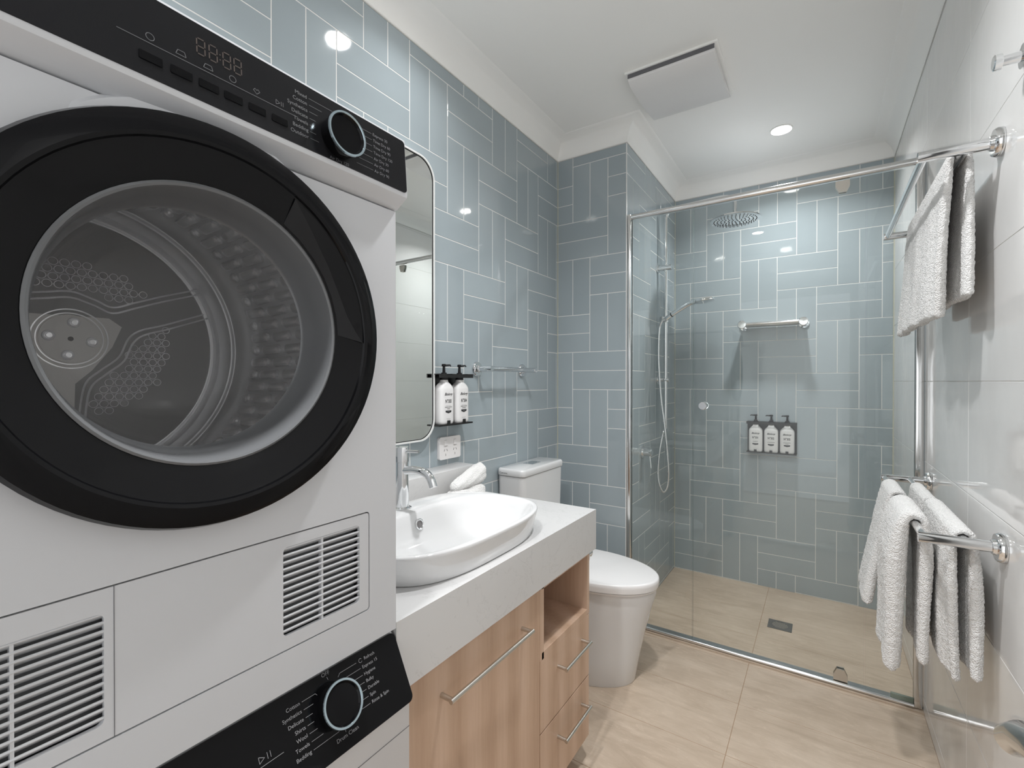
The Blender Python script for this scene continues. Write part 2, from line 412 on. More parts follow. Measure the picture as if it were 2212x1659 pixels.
# ---------------------------------------------------------------- downlights
for i, (x, y) in enumerate(LIGHTS):
    nm = ['bright round downlight set in the ceiling in front of the mirror, nearest the left wall', 'round downlight in the ceiling above the middle of the room', 'glowing round downlight in the ceiling over the shower entry', 'added round downlight in the ceiling over the laundry machines, out of view'][i]
    l = thing('downlight', nm, 'light', (x, y, HC), 'recessed ceiling downlights')
    mb = MB(); mb.lathe([(0, .052), (.004, .052), (.006, .048), (.003, .044)], (x, y, HC), (0, 0, -1), M_PAINT, cap=False); mb.build('trim_ring', l)
    mb = MB(); mb.lathe([(0.001, .044), (.0025, .044)], (x, y, HC), (0, 0, -1), M_LAMP); mb.build('lamp_lens', l)
    ld = bpy.data.lights.new('downlight_beam', 'AREA'); ld.shape = 'DISK'; ld.size = 0.085; ld.energy = LAMP_POWER * (.20, .92, .80, 1.2)[i]; ld.color = (0.975, 0.985, 1.0); ld.spread = math.radians(135)
    lo = bpy.data.objects.new('downlight_beam', ld); COL.objects.link(lo); lo.location = (x, y, HC - 0.008); attach(lo, l)

# ---------------------------------------------------------------- dryer
DY0, DY1, DZ0, DZ1, DX = -0.03, 0.57, 0.812, 1.652, 0.600
DCY, DCZ = 0.272, 1.307
dry = thing('tumble_dryer', 'white tumble dryer with black round door stacked on the washing machine', 'tumble dryer', (0.3, 0.27, DZ0))
mb = MB()
# shell without the front plate
mb.box((0.03, DY0, DZ0), (0.045, DY1, DZ1), M_WGOOD)
mb.box((0.03, DY0, DZ0), (DX - .004, DY0 + .012, DZ1), M_WGOOD); mb.box((0.03, DY1 - .012, DZ0), (DX - .004, DY1, DZ1), M_WGOOD)
mb.box((0.03, DY0, DZ1 - .02), (DX, DY1, DZ1), M_WGOOD, .002); mb.box((0.03, DY0, DZ0), (DX - .004, DY1, DZ0 + .012), M_WGOOD)
to = lambda u, v, d: (DX - d, u, v)
mb.prism([(DY0, DZ0), (DY1, DZ0), (DY1, 1.535), (DY0, 1.535)], [circ(DCY, DCZ, 0.19, 72), rrect(-0.015, 0.868, 0.513, 1.0295, .006)], to, 0.012, M_WGOOD)
# fascia under the control panel
pf = [(DX - .012, 1.5375), (DX + .004, 1.5375), (DX + .009, 1.541), (DX + .0275, 1.553), (DX + .0285, 1.557), (DX + .0215, 1.652), (DX + .018, 1.6545), (DX - .012, 1.6545)]
mb.rings([[(x, y, z) for x, z in pf] for y in (DY0, DY1)], M_WGOOD, smooth=False)
# raised lip round the top of the door
rg = []
for k in range(41):
    a = math.radians(58 + 64 * k / 40); f = math.sin(PI * k / 40) ** .6
    ro = 0.238 + .012 * f; cy, cz = DCY, DCZ
    rg.append([(DX - .002, cy + (ro + .006) * math.cos(a), cz + (ro + .006) * math.sin(a)), (DX + .012 * f, cy + ro * math.cos(a), cz + ro * math.sin(a)), (DX + .012 * f, cy + .225 * math.cos(a), cz + .225 * math.sin(a)), (DX - .002, cy + .225 * math.cos(a), cz + .225 * math.sin(a))])
mb.rings(rg, M_WGOOD, smooth=True)
mb.build('cabinet_body', dry)
# filter drawer with two louvred vents
mb = MB(); X0 = DX - .0005
vr = (0.3655, 0.8885, 0.4935, 1.012); vl = (-0.008, 0.8865, 0.172, 1.003)
mb.prism(rrect(-0.013, 0.870, 0.5115, 1.0275, .005), [rrect(vr[0], vr[1], vr[2], vr[3], .007), rrect(vl[0], vl[1], vl[2], vl[3], .007)], lambda u, v, d: (X0 - d, u, v), 0.006, M_WGOOD)
mb.box((X0 - .0008, 0.1800, 0.870), (X0 + .0004, 0.1806, 1.0275), M_WGREY)
drawer = mb.build('filter_drawer', dry)
for y0, z0, y1, z1, bars in ((*vr, (0.427,)), (*vl, (0.106,))):
    g = MB(); n = 13 if y0 > .3 else 13
    for k in range(n):
        z = z0 + (k + .5) * (z1 - z0) / n
        xf = Matrix.Translation((X0 - .0055, 0, z)) @ Matrix.Rotation(math.radians(-38), 4, 'Y')
        g.box((-.0060, y0 - .003, -.0014), (.0060, y1 + .003, .0014), M_WGOOD, .0006, 1, xf)
    for b in bars: g.box((X0 - .009, b - .0014, z0 - .002), (X0 - .0012, b + .0014, z1 + .002), M_WGOOD)
    g.box((X0 - .020, y0 - .004, z0 - .004), (X0 - .018, y1 + .004, z1 + .004), M_VENT)
    g.build('vent_grille', drawer)
# control panel
PT, PB = Vector((DX + .0222, 0, 1.6485)), Vector((DX + .0288, 0, 1.5600)); pup = (PT - PB).normalized(); pn = Vector((pup.z, 0, -pup.x)); pr = Vector((0, 1, 0))
mb = MB(); hgt = (PT - PB).length
def p3(u, v, d): return PB + pr * u + pup * v - pn * (d - .0012)
mb.prism(rrect(DY0 + .004, 0, DY1 - .002, hgt, .006, 5), [], p3, 0.004, M_PANEL)
pan = mb.build('control_panel', dry)
def onp(y, px_v): return PB + pup * px_v + pn * 0.0016 + pr * y
mb = MB(); O = PB + pn * .0016
zs = lambda z: (z - 1.560) / (1.6485 - 1.560) * hgt
kc = (0.4345, 1.5950)    # knob centre on the panel
lft = ['Mixed', 'Cotton', 'Synthetics', 'Delicate', 'Towels', 'Bedding', 'Outdoor']
rgt = ['Express 30', 'Time Dry 60', 'Time Dry 90', 'Time Dry 120', 'Air Dry 30', 'Air Dry 60', 'Air Dry 90']
for i, s in enumerate(lft):
    z = 1.632 - i * 0.0093; text_into(mb, s, .0072, O + pup * zs(z) + pr * 0.3860, pr, pup, M_PRINTG, 'RIGHT')
    line_into(mb, O, pr, pup, [(0.3885, zs(z)), (kc[0] - math.sqrt(max(.038 ** 2 - (z - kc[1]) ** 2, .000006)), zs(z))], .0005, M_PRINTG)
for i, s in enumerate(rgt):
    z = 1.631 - i * 0.0097; text_into(mb, s, .0068, O + pup * zs(z) + pr * 0.4990, pr, pup, M_PRINTG)
    line_into(mb, O, pr, pup, [(0.4970, zs(z)), (kc[0] + math.sqrt(max(.038 ** 2 - (z - kc[1]) ** 2, .000006)), zs(z))], .0005, M_PRINTG)
text_into(mb, 'Air Dry 120', .0066, O + pup * zs(1.5625) + pr * kc[0], pr, pup, M_PRINTG, 'CENTER')
line_into(mb, O, pr, pup, [(0.176, zs(1.5965)), (0.371, zs(1.5970))], .0006, M_PRINTG)
for i, yc in enumerate([0.2045, 0.233, 0.2605, 0.2875, 0.316, 0.345]):   # icons over and captions under the buttons
    if i == 5:
        line_into(mb, O, pr, pup, [(yc - .004, zs(1.6007)), (yc - .004, zs(1.6067)), (yc + .001, zs(1.6037)), (yc - .004, zs(1.6007))], .0006, M_PRINTG)
        for q in (.003, .0055): line_into(mb, O, pr, pup, [(yc + q, zs(1.6007)), (yc + q, zs(1.6067))], .0006, M_PRINTG)
    elif i in (0, 3): line_into(mb, O, pr, pup, [(yc + .0038 * math.cos(a), zs(1.6037) + .0038 * math.sin(a)) for a in [2 * PI * k / 14 for k in range(15)]], .0006, M_PRINTG)
    elif i == 4: line_into(mb, O, pr, pup, [(yc, zs(1.6002)), (yc - .004, zs(1.6042)), (yc - .002, zs(1.6067)), (yc, zs(1.6052)), (yc + .002, zs(1.6067)), (yc + .004, zs(1.6042)), (yc, zs(1.6002))], .0006, M_PRINTG)
    else: line_into(mb, O, pr, pup, [(yc - .005, zs(1.6007)), (yc + .005, zs(1.6007)), (yc + .0035, zs(1.6057)), (yc - .003, zs(1.6057)), (yc - .005, zs(1.6007))], .0006, M_PRINTG)
mb.build('printed_labels', pan)
mb = MB()
for yc in (.2535, .2665, .2815, .2940):
    a0, a1, b0, b1, bm_ = yc - .0042, yc + .0042, zs(1.6135), zs(1.6315), zs(1.6225)
    for seg in (((a0 + .001, b1), (a1 - .001, b1)), ((a0 + .001, bm_), (a1 - .001, bm_)), ((a0 + .001, b0), (a1 - .001, b0)), ((a0, b0 + .001), (a0, bm_ - .001)), ((a1, b0 + .001), (a1, bm_ - .001)), ((a0, bm_ + .001), (a0, b1 - .001)), ((a1, bm_ + .001), (a1, b1 - .001))):
        line_into(mb, O, pr, pup, seg, .0013, M_DIGIT)
for z in (1.6195, 1.6255): line_into(mb, O, pr, pup, [(.2733, zs(z)), (.2747, zs(z))], .0013, M_DIGIT)
mb.build('display_digits', pan)
for i, yc in enumerate([0.2045, 0.233, 0.2605, 0.2875, 0.316, 0.345]):
    b = MB(); b.prism(rrect(yc - .0105, zs(1.5760), yc + .0105, zs(1.5850), .001, 2), [], lambda u, v, d: PB + pr * u + pup * v + pn * (.0008 + d), .0014, M_BLACK)
    b.build('push_button', pan)
def knob(parent, c, ax, dep=.022, R=.0315):
    k = MB(); k.lathe([(-.001, R * .90), (dep * .55, R * .93), (dep - .003, R * .965), (dep - .0005, R * .95), (dep - .0005, R * .86), (dep - .0035, R * .80), (dep - .0035, 0.0005)], c, ax, M_BLACK, 64)
    ko = k.build('program_knob', parent)
    k = MB(); k.lathe([(dep - .0045, R * .955), (dep - .002, R * 1.0), (dep + .0002, R * .985), (dep + .0002, R * .90), (dep - .003, R * .845), (dep - .006, R * .86)], c, ax, M_BLUERING, 64, cap=False)
    k.build('knob_ring', ko)
    return ko
knob(pan, PB + pup * zs(kc[1]) + pr * kc[0], pn, .024)
# door
def ring_yz(cx, r, n=96): return [(cx, DCY + r * math.cos(a), DCZ + r * math.sin(a)) for a in [2 * PI * k / n for k in range(n)]]
mb = MB()
pr_out = [(0.601, .226), (0.612, .2325), (0.622, .2335), (0.631, .2300), (0.6345, .2200), (0.6360, .2080), (0.6345, .2040), (0.6315, .2025), (0.6300, .1990), (0.6235, .1800), (0.6170, .1630), (0.604, .1615), (0.600, .165)]
mb.rings([ring_yz(x, r) for x, r in pr_out], M_BLACK, loop=True)
door = mb.build('door', dry, sharp=22)
# faceted grip recess at the right of the door
mb = MB()
def dp(x, r, deg): a = math.radians(deg); return (x, DCY + r * math.cos(a), DCZ + r * math.sin(a))
rim = [dp(.6322, .2005, d_) for d_ in (62.8, 50, 38, 27, 16, 6, -2)]
ridge = [dp(.6335, .1990, 62.6), dp(.6300, .1830, 49), dp(.6275, .1760, 34), dp(.6270, .1750, 21), dp(.6290, .1790, 10), dp(.6315, .1890, 3), dp(.6335, .2000, -1.8)]
vs_ = rim + ridge; mb.add(vs_, [(i, i + 1, 8 + i, 7 + i) for i in range(6)], M_BLACK)
inn = [dp(.6190, .1670, d_) for d_ in (60, 50, 40, 30, 20, 10, 1)]
mb.add(inn + ridge, [(i, i + 1, 8 + i, 7 + i) for i in range(6)], M_BLACKS)
mb.build('door_handle', door, normals=False)
mb = MB()
mb.rings([ring_yz(x, r) for x, r in [(0.612, .1640), (0.6180, .1632), (0.6195, .1605), (0.6180, .1580), (0.6130, .1565), (0.5850, .1535), (0.5620, .1490), (0.5590, .1460), (0.5570, .1490), (0.5660, .1560), (0.602, .1640)]], M_GREYPL, loop=True)
mb.build('lens_ring', door)
mb = MB()
bow = [(0.5605, .1480), (0.530, .1450), (0.500, .1370), (0.478, .1240), (0.466, .102), (0.460, .070), (0.458, .030), (0.458, .001)]
mb.rings([ring_yz(x, r, 72) for x, r in bow], M_LENS, cap0=False); mb.build('glass_lens', door)
# drum
mb = MB(); DR = .262
mb.rings([ring_yz(x, r) for x, r in [(.075, .001), (.075, .236), (.070, .240), (.070, .244), (.078, .247), (.082, .251), (.122, .256), (.122, .259), (.126, .262), (.134, .262), (.140, .264), (.18, DR + .002), (.19, DR), (.50, DR), (.53, .235), (.545, .20), (.552, .170), (.565, .166), (.598, .168)]], M_STEEL, cap0=False, cap1=False)
drum = mb.build('drum', dry)
# embossed bumps on the drum wall
mb = MB()
rows = 64
for k in range(rows):
    a = 2 * PI * k / rows
    for j, (xa, xb_) in enumerate([(.205, .270), (.285, .350), (.365, .430), (.445, .495)] if k % 2 else [(.205, .230), (.245, .310), (.325, .390), (.405, .470)]):
        cx, hl = (xa + xb_) / 2, (xb_ - xa) / 2; wv = .0105; vs = []; fs = []
        for q, (f, h) in enumerate(((1.0, 0.0), (.86, .0042), (.5, .0066))):
            for tq in range(12):
                th = 2 * PI * tq / 12; du = (hl - wv) * (1 if math.cos(th) > 0 else -1) * (1 if q < 2 else .8) + wv * f * math.cos(th); dv = wv * f * math.sin(th)
                an = a + dv / DR; rr_ = DR - h - .0002
                vs.append((cx + du, DCY + rr_ * math.cos(an), DCZ + rr_ * math.sin(an)))
        for q in range(2):
            for tq in range(12): fs.append((q * 12 + tq, q * 12 + (tq + 1) % 12, (q + 1) * 12 + (tq + 1) % 12, (q + 1) * 12 + tq))
        fs.append(tuple(range(24, 36))); mb.add(vs, fs, M_BUMP, True)
mb.build('embossed_lining', drum)
# rear bulkhead relief
BX = .0765; bc = lambda y, z, x=BX: (x, DCY + y, DCZ + z)
mb = MB()
mb.lathe([(0, .2345), (.001, .234), (.001, .001)], bc(0, 0, BX - .001), (1, 0, 0), M_STEELD, 96)
for r_, w_ in ((.2345, .0022), (.0535, .0016), (.0465, .0014)):
    mb.lathe([(0, r_ + w_), (w_ * .9, r_ + w_ * .6), (w_ * .9, r_ - w_ * .6), (0, r_ - w_)], bc(0, 0.012 if r_ < .1 else 0, BX), (1, 0, 0), M_STEEL, 96, cap=False)
up = [(-.16, .062), (-.10, .068), (-.039, .080), (0, .087), (.033, .077), (.061, .066), (.097, .080), (.145, .100), (.220, .128)]
lo = [(.220, .082), (.145, .051), (.105, .036), (.085, .018), (.070, -.018), (.043, -.044), (.022, -.066), (.014, -.100), (.010, -.160)]
for ln in (up, lo):
    for off in (0, .011):
        sg = -1 if ln is lo else 1
        pts = smooth_path([bc(y + (off * .7 if sg < 0 else 0), z + (off if sg > 0 else -off * .7)) for y, z in ln], 8)
        mb.tube(pts, .0024, M_BUMP, 8)
holes = []
def inside(p, poly):
    c = False
    for i in range(len(poly)):
        (x1, y1), (x2, y2) = poly[i], poly[(i + 1) % len(poly)]
        if (y1 > p[1]) != (y2 > p[1]) and p[0] < (x2 - x1) * (p[1] - y1) / (y2 - y1) + x1: c = not c
    return c
pu = [(-.12, .095), (-.05, .100), (0.0, .104), (.045, .098), (.072, .086), (.125, .104), (.075, .138), (-.02, .158), (-.09, .155)]
pl = [(.150, .045), (.152, -.01), (.135, -.068), (.085, -.112), (.030, -.130), (.024, -.100), (.040, -.070), (.072, -.040), (.098, .010), (.118, .030)]
for poly in (pu, pl):
    for i in range(-20, 21):
        for j in range(-20, 21):
            p = (i * .0156 + (j % 2) * .0078, j * .0135)
            if inside(p, poly): holes.append(p)
for y, z in holes: mb.lathe([(0, .0078), (.0022, .0069), (.0022, .0060), (0, .0052)], bc(y, z), (1, 0, 0), M_BUMP, 14, cap=False)
mb.build('drum_back_panel', drum)
mb = MB(); mb.lathe([(0, .044), (.0015, .043), (.0015, .001)], bc(0, .012), (1, 0, 0), M_PLATE, 64)
mb.lathe([(0, .0042), (.0004, .004)], bc(0, .012, BX + .0014), (1, 0, 0), M_SLOT, 16)
mb.add([bc(-.17, .050, BX + .0006), bc(.055, .055, BX + .0006), bc(.075, .040, BX + .0006), bc(.060, .0, BX + .0006), bc(.03, -.045, BX + .0006), bc(.006, -.07, BX + .0006), bc(.004, -.15, BX + .0006), bc(-.12, -.14, BX + .0006)], [tuple(range(8))], M_PLATE)
hub = mb.build('hub_plate', drum)
for k in range(4):
    a = math.radians(82 + 90 * k); b = MB(); c = bc(.030 * math.cos(a), .012 + .030 * math.sin(a), BX + .0015)
    b.lathe([(0, .0095), (.002, .0085), (.0005, .0055), (.0005, .0045), (.004, .0035), (.004, .0005)], c, (1, 0, 0), M_STEEL, 24); b.build('bolt', hub)
mb = MB(); mb.box((.046, DY0 + .013, DZ0 + .02), (.060, DY1 - .013, 1.60), M_BLACKS); mb.build('rear_liner', dry)

# ---------------------------------------------------------------- washing machine
WX, WT = 0.632, 0.806
wash = thing('washing_machine', 'white front-load washing machine with black slanted panel, under the tumble dryer', 'washing machine', (0.3, 0.27, 0))
prof = [(0.03, 0.0), (WX, 0.0), (WX, 0.6935), (WX + .002, 0.699), (WX + .005, 0.705), (WX + .004, .712), (0.5905, 0.8005), (0.583, WT), (0.03, WT)]
mb = MB(); mb.rings([[(x, y, z) for x, z in prof] for y in (DY0, DY1)], M_WGOOD, smooth=False)
mb.box((WX - .001, DY0, .6545), (WX + .0004, DY1, .6555), M_WGREY)
mb.build('cabinet_body', wash)
WB, WTp = Vector((WX + .0055, 0, .7055)), Vector((.5895, 0, .8025)); wup = (WTp - WB).normalized(); wn = Vector((wup.z, 0, -wup.x)); wh = (WTp - WB).length
mb = MB(); mb.prism(rrect(DY0, -.004, DY1 + .001, wh, .010, 6), [], lambda u, v, d: WB + pr * u + wup * v - wn * (d - .0035), .006, M_BLACK)
wpan = mb.build('control_panel', wash)
mb = MB(); O = WB + wn * .0040
kv = wh * .545; ky = .438
line = lambda pts: line_into(mb, O, pr, wup, pts, .0006, M_PRINTW)
for i, s in enumerate(['Cotton', 'Synthetics', 'Delicate', 'Shirts', 'Wool', 'Towels', 'Bedding']):
    v = kv + .029 - i * .0105; e = .0375 if 0 < i < 6 else .012
    text_into(mb, s, .0070, O + wup * v + pr * .388, pr, wup, M_PRINTW, 'RIGHT')
    xe = ky - math.sqrt(max(.037 ** 2 - (v - kv) ** 2, .00002)) if 0 < i < 6 else ky - .016
    if i == 0: line([(.391, v), (ky - .026, v), (ky - .0235, v - .003)])
    elif i == 6: line([(.391, v), (ky - .006, v), (ky - .003, v + .005)])
    else: line([(.391, v), (xe, v)])
for i, s in enumerate(['Refresh', 'Express 15', 'Hygiene', 'Bulky', 'Durable', 'Spin', 'Rinse & Spin']):
    v = kv + .036 - i * .0105
    text_into(mb, s, .0068, O + wup * v + pr * (.495 if i else .502), pr, wup, M_PRINTW)
    if i == 0: line([(.487, v), (ky + .018, v), (ky + .014, v - .004)]); line([(.495 + .003 * math.cos(a), v + .003 * math.sin(a)) for a in [.6 + 5.2 * k / 12 for k in range(13)]])
    else: line([(.492, v), (ky + math.sqrt(max(.037 ** 2 - (v - kv) ** 2, .0002)), v)])
text_into(mb, 'OFF', .0078, O + wup * (kv + .0455) + pr * (ky - .004), pr, wup, M_PRINTW, 'CENTER'); line([(ky - .003, kv + .041), (ky - .002, kv + .0365)])
text_into(mb, 'Drum Clean', .0076, O + wup * (kv - .0445) + pr * (ky + .006), pr, wup, M_PRINTW, 'CENTER'); line([(ky + .004, kv - .037), (ky + .004, kv - .040)])
line([(.20, wh * .42), (.353, wh * .42)])
line([(.322, wh * .46), (.322, wh * .53), (.329, wh * .495), (.322, wh * .46)]); line([(.333, wh * .46), (.333, wh * .53)]); line([(.337, wh * .46), (.337, wh * .53)])
for yc in (.215, .25, .285): line([(yc - .004, wh * .48), (yc + .004, wh * .48), (yc + .003, wh * .52), (yc - .003, wh * .52), (yc - .004, wh * .48)])
mb.build('printed_labels', wpan)
knob(wpan, WB + wup * kv + pr * ky + wn * .0035, wn, .022, .0325)

# ---------------------------------------------------------------- vanity
CF, CT, CB_, CE = 0.597, 0.8195, 0.690, 1.447     # worktop front x, top z, apron bottom z, end y
VF, VE = 0.582, 1.426; VY0 = 0.5760
van = thing('vanity_cabinet', 'ash timber vanity cabinet with long bar handles beside the toilet', 'cabinet', (0.3, 1.0, 0))
mb = MB()
mb.box((0.02, VY0, .076), (VF - .018, VY0 + .016, .690), M_WOOD); mb.box((0.02, VE - .016, .076), (VF - .0185, VE, .690), M_WOOD); mb.box((VF - .0185, VE - .016, .4825), (VF, VE, .690), M_WOOD)
mb.box((0.02, VY0, .076), (VF - .018, VE - .016, .094), M_WOOD); mb.box((0.02, VY0, .094), (.035, VE - .016, .690), M_WOOD)
mb.box((0.035, 1.098, .094), (VF - .018, 1.114, .690), M_WOOD)
# open niche
mb.box((0.22, 1.114, .4797), (VF, VE - .016, .4985), M_WOOD); mb.box((0.22, 1.114, .4985), (.236, VE - .016, .690), M_WOOD)
mb.box((VF - .018, 1.1022, .4797), (VF, 1.124, .690), M_WOOD); mb.box((0.236, 1.114, .6735), (VF, VE - .016, .690), M_WOOD)
mb.build('carcass', van)
mb = MB(); mb.box((.03, VY0, 0), (VF - .06, VE - .075, .076), M_WOOD); mb.build('kickboard', van)
def bar_handle(parent, y0, y1, z, x, r=.0052, out=.030):
    h = MB(); h.tube([(x + out, y0 - r, z), (x + out, y1 + r, z)], r, M_SATIN, 16)
    for y in (y0 + .001, y1 - .001): h.tube([(x - .0005, y, z), (x + out, y, z)], r, M_SATIN, 16)
    h.build('handle', parent)
mb = MB(); mb.box((VF - .018, VY0, .080), (VF, 1.1015, .687), M_WOOD, .0008, 1); d = mb.build('cabinet_door', van); bar_handle(d, .706, 1.012, .612, VF)
for z0, z1, zh in ((.281, .4795, .4165), (.080, .2775, .2115)):
    mb = MB(); mb.box((VF - .018, 1.1045, z0), (VF, VE - .0175 + .0165, z1), M_WOOD, .0008, 1); d = mb.build('drawer', van); bar_handle(d, 1.206, 1.370, zh, VF)
# worktop with apron and upstand ledge
BXc, BYc = 0.3925, 0.922
top = thing('worktop', 'white veined stone worktop with thick apron and rear ledge over the vanity', 'worktop', (0.3, 1.0, .69))
mb = MB(); Y0 = 0.5735
mb.prism([(0.0015, Y0), (CF, Y0), (CF, CE), (0.0015, CE)], [sup(BXc, BYc, .165, .25, 2.8, 60)], lambda u, v, d: (u, v, CT - d), .02, M_STONE)
mb.box((CF - .02, Y0, CB_), (CF, CE, CT - .0200), M_STONE); mb.box((.0015, CE - .02, CB_), (CF - .02, CE, CT - .0200), M_STONE)
mb.build('slab', top)
mb = MB(); mb.box((0.0015, Y0, CT), (.096, CE, .9195), M_STONE, .0012, 2); mb.build('upstand_ledge', top)

# basin
bas = thing('basin', 'white oval-cornered ceramic basin set on the stone worktop', 'basin', (BXc, BYc, CT))
mb = MB()
def rg3(cx, cy, a, b, n, z): return [(x, y, z) for x, y in sup(cx, cy, a, b, n, 96)]
RZ = .889
outer = [(BXc, BYc, .176, .266, 3.0, CT + .0004), (BXc, BYc, .180, .271, 3.0, CT + .004), (BXc, BYc, .1865, .283, 3.0, .855), (BXc, BYc, .1905, .290, 3.0, .878), (BXc, BYc, .1915, .2915, 3.0, RZ - .004), (BXc, BYc, .1900, .290, 3.0, RZ - .001), (BXc, BYc, .1870, .287, 3.0, RZ)]
ix = BXc + .042
inner = [(ix, BYc, .1400, .2745, 2.7, RZ), (ix, BYc, .1370, .2705, 2.7, RZ - .0015), (ix, BYc, .1340, .2665, 2.7, RZ - .006), (ix, BYc, .129, .256, 2.6, RZ - .025), (ix, BYc, .121, .238, 2.5, RZ - .055), (ix, BYc, .104, .205, 2.4, RZ - .082), (ix, BYc, .070, .14, 2.2, RZ - .098), (ix, BYc, .022, .03, 2, RZ - .106)]
mb.rings([rg3(*q) for q in outer + inner] + [rg3(ix, BYc, .001, .001, 2, RZ - .107)] , M_CERAMIC, cap0=False)
mb.build('bowl', bas, sharp=60)
mb = MB(); oc = (0.3090, BYc, RZ - .034); od = (1, 0, .25)
mb.lathe([(-.002, .0155), (.0035, .0150), (.0045, .0125), (.0030, .0100), (-.004, .0098)], oc, od, M_CHROME, 32, cap=False); mb.build('overflow_ring', bas)
mb = MB(); mb.lathe([(-.003, .0100), (.0010, .0099), (.0010, .0004)], oc, od, M_SLOT, 24); mb.build('overflow_hole', bas)
mb = MB(); mb.lathe([(0, .024), (.003, .023), (.004, .018), (.004, .001)], (ix, BYc, RZ - .107), (0, 0, 1), M_CHROME, 32); mb.build('waste_plug', bas)

# tap
TX, TY = .243, BYc
tap = thing('basin_mixer', 'tall chrome mixer tap with curved spout and pin lever on the basin', 'tap', (TX, TY, RZ))
mb = MB(); mb.lathe([(0, .0265), (.003, .0265), (.005, .0215), (.006, .0195), (.02, .0190), (.128, .0175)], (TX, TY, RZ + .0003), (0, 0, 1), M_CHROME, 40); mb.build('tap_body', tap)
mb = MB(); mb.lathe([(0, .0172), (.001, .0172), (.002, .0195), (.040, .0195), (.043, .018), (.044, .001)], (TX, TY, RZ + .128), (0, 0, 1), M_CHROME, 40)
mb.tube([(TX + .015, TY, RZ + .160), (TX + .062, TY + .002, RZ + .162)], [.0045, .0040], M_CHROME, 14); mb.build('lever', tap)
mb = MB(); sp = [(TX + .010, TY, RZ + .106), (TX + .045, TY, RZ + .111)] + bez((TX + .060, TY, RZ + .111), (TX + .095, TY, RZ + .110), (TX + .105, TY, RZ + .104), (TX + .118, TY, RZ + .072), 10)
mb.tube(sp, .0112, M_CHROME, 24); mb.build('spout', tap)

# face cloth rolled up behind the basin
def terry_noise(bm, amp):
    bm.normal_update()
    for v in bm.verts: v.co += v.normal * random.uniform(-amp, amp)
mb = MB()
rolls = []
a0, a1 = Vector((.165, 1.225, .872)), Vector((.150, 1.405, .905))
N = 44
for i in range(N + 1):
    t = i / N; c = a0.lerp(a1, t); r = .017 + .020 * t ** .8; r *= min(1, (t / .06) ** .5 if t < .06 else 1)
    if t > .94: r *= max(.25, math.sqrt(max(0, 1 - ((t - .94) / .06) ** 2)) )
    r = max(r, .002); ring = []
    for k in range(36):
        an = 2 * PI * k / 36; q = r * (1 + .06 * math.sin(3 * an + 5 * t) + .04 * math.sin(7 * an - 9 * t)); ring.append(c + Vector((q * math.cos(an), 0, q * 1.0 * math.sin(an))))
    rolls.append(ring)
mb.rings(rolls, M_TERRY)
base = []
for i in range(19):
    t = i / 18; c = Vector((.165, 1.20 + .20 * t, .8415)); r = .0285 * max(.12, math.sqrt(max(0, 1 - (2 * t - 1) ** 4))); ring = []
    for k in range(36):
        an = 2 * PI * k / 36; q = 1 + .08 * math.sin(2 * an + 6 * t) + .05 * math.sin(5 * an + 11 * t)
        ring.append(c + Vector((1.25 * r * q * math.cos(an), 0, min(r * q * 1.05, .030) * math.sin(an) if math.sin(an) > 0 else .0213 * math.sin(an))))
    base.append(ring)
mb.rings(base, M_TERRY); 
terry_noise(mb.bm, .0007)
o = mb.build('face_cloth', sharp=180); tag(o, 'small white face cloth rolled up on the worktop behind the basin', 'face cloth')

# mirror
mir = thing('mirror', 'tall rounded rectangular wall mirror with thin white frame above the basin', 'mirror', (0, 1.0, 1.035))
mb = MB(); oy0, oy1, oz0, oz1 = .56, 1.285, 1.028, 2.045
mb.prism(rrect(oy0, oz0, oy1, oz1, .075, 14), [rrect(oy0 + .006, oz0 + .006, oy1 - .006, oz1 - .006, .070, 14)], lambda u, v, d: (.032 - d, u, v), .029, M_FRAMEW, smooth=True); mb.build('frame', mir)
mb = MB(); mb.prism(rrect(oy0 + .0062, oz0 + .0062, oy1 - .0062, oz1 - .0062, .070, 14), [], lambda u, v, d: (.027 - d, u, v), .008, M_MIRROR); mb.build('mirror_glass', mir)
mb = MB(); mb.prism(rrect(oy0 + .0061, oz0 + .0061, oy1 - .0061, oz1 - .0061, .070, 14), [rrect(oy0 + .0085, oz0 + .0085, oy1 - .0085, oz1 - .0085, .068, 14)], lambda u, v, d: (.0285 - d, u, v), .002, M_BLACKS); mb.build('frame_rebate', mir)

# power outlet
out = thing('power_outlet', 'white double power outlet on the blue tiles under the soap bottles', 'power outlet', (0, 1.39, .98))
mb = MB(); mb.prism(rrect(1.331, .942, 1.455, 1.028, .008, 6), [], lambda u, v, d: (.0125 - d, u, v), .0118, M_SWITCH, smooth=True); mb.build('face_plate', out)
for yc in (1.366, 1.420):
    b = MB(); b.prism(rrect(yc - .009, .994, yc + .009, 1.015, .002, 3), [], lambda u, v, d: (.0125 + d, u, v), .0022, M_SWITCH); b.box((.0145, yc - .009, .9935), (.0149, yc + .009, .9945), M_SLOT); b.build('rocker_switch', out)
    b = MB()
    for dy, rt in ((-.0075, .5), (.0075, -.5)): b.box((-.0002, -.0011, -.0045), (.0004, .0011, .0045), M_SLOT, xf=Matrix.Translation((.0127, yc + dy, .977)) @ Matrix.Rotation(-rt, 4, 'X'))
    b.box((.0125, yc - .0011, .955), (.0129, yc + .0011, .964), M_SLOT); b.build('socket_slots', out)

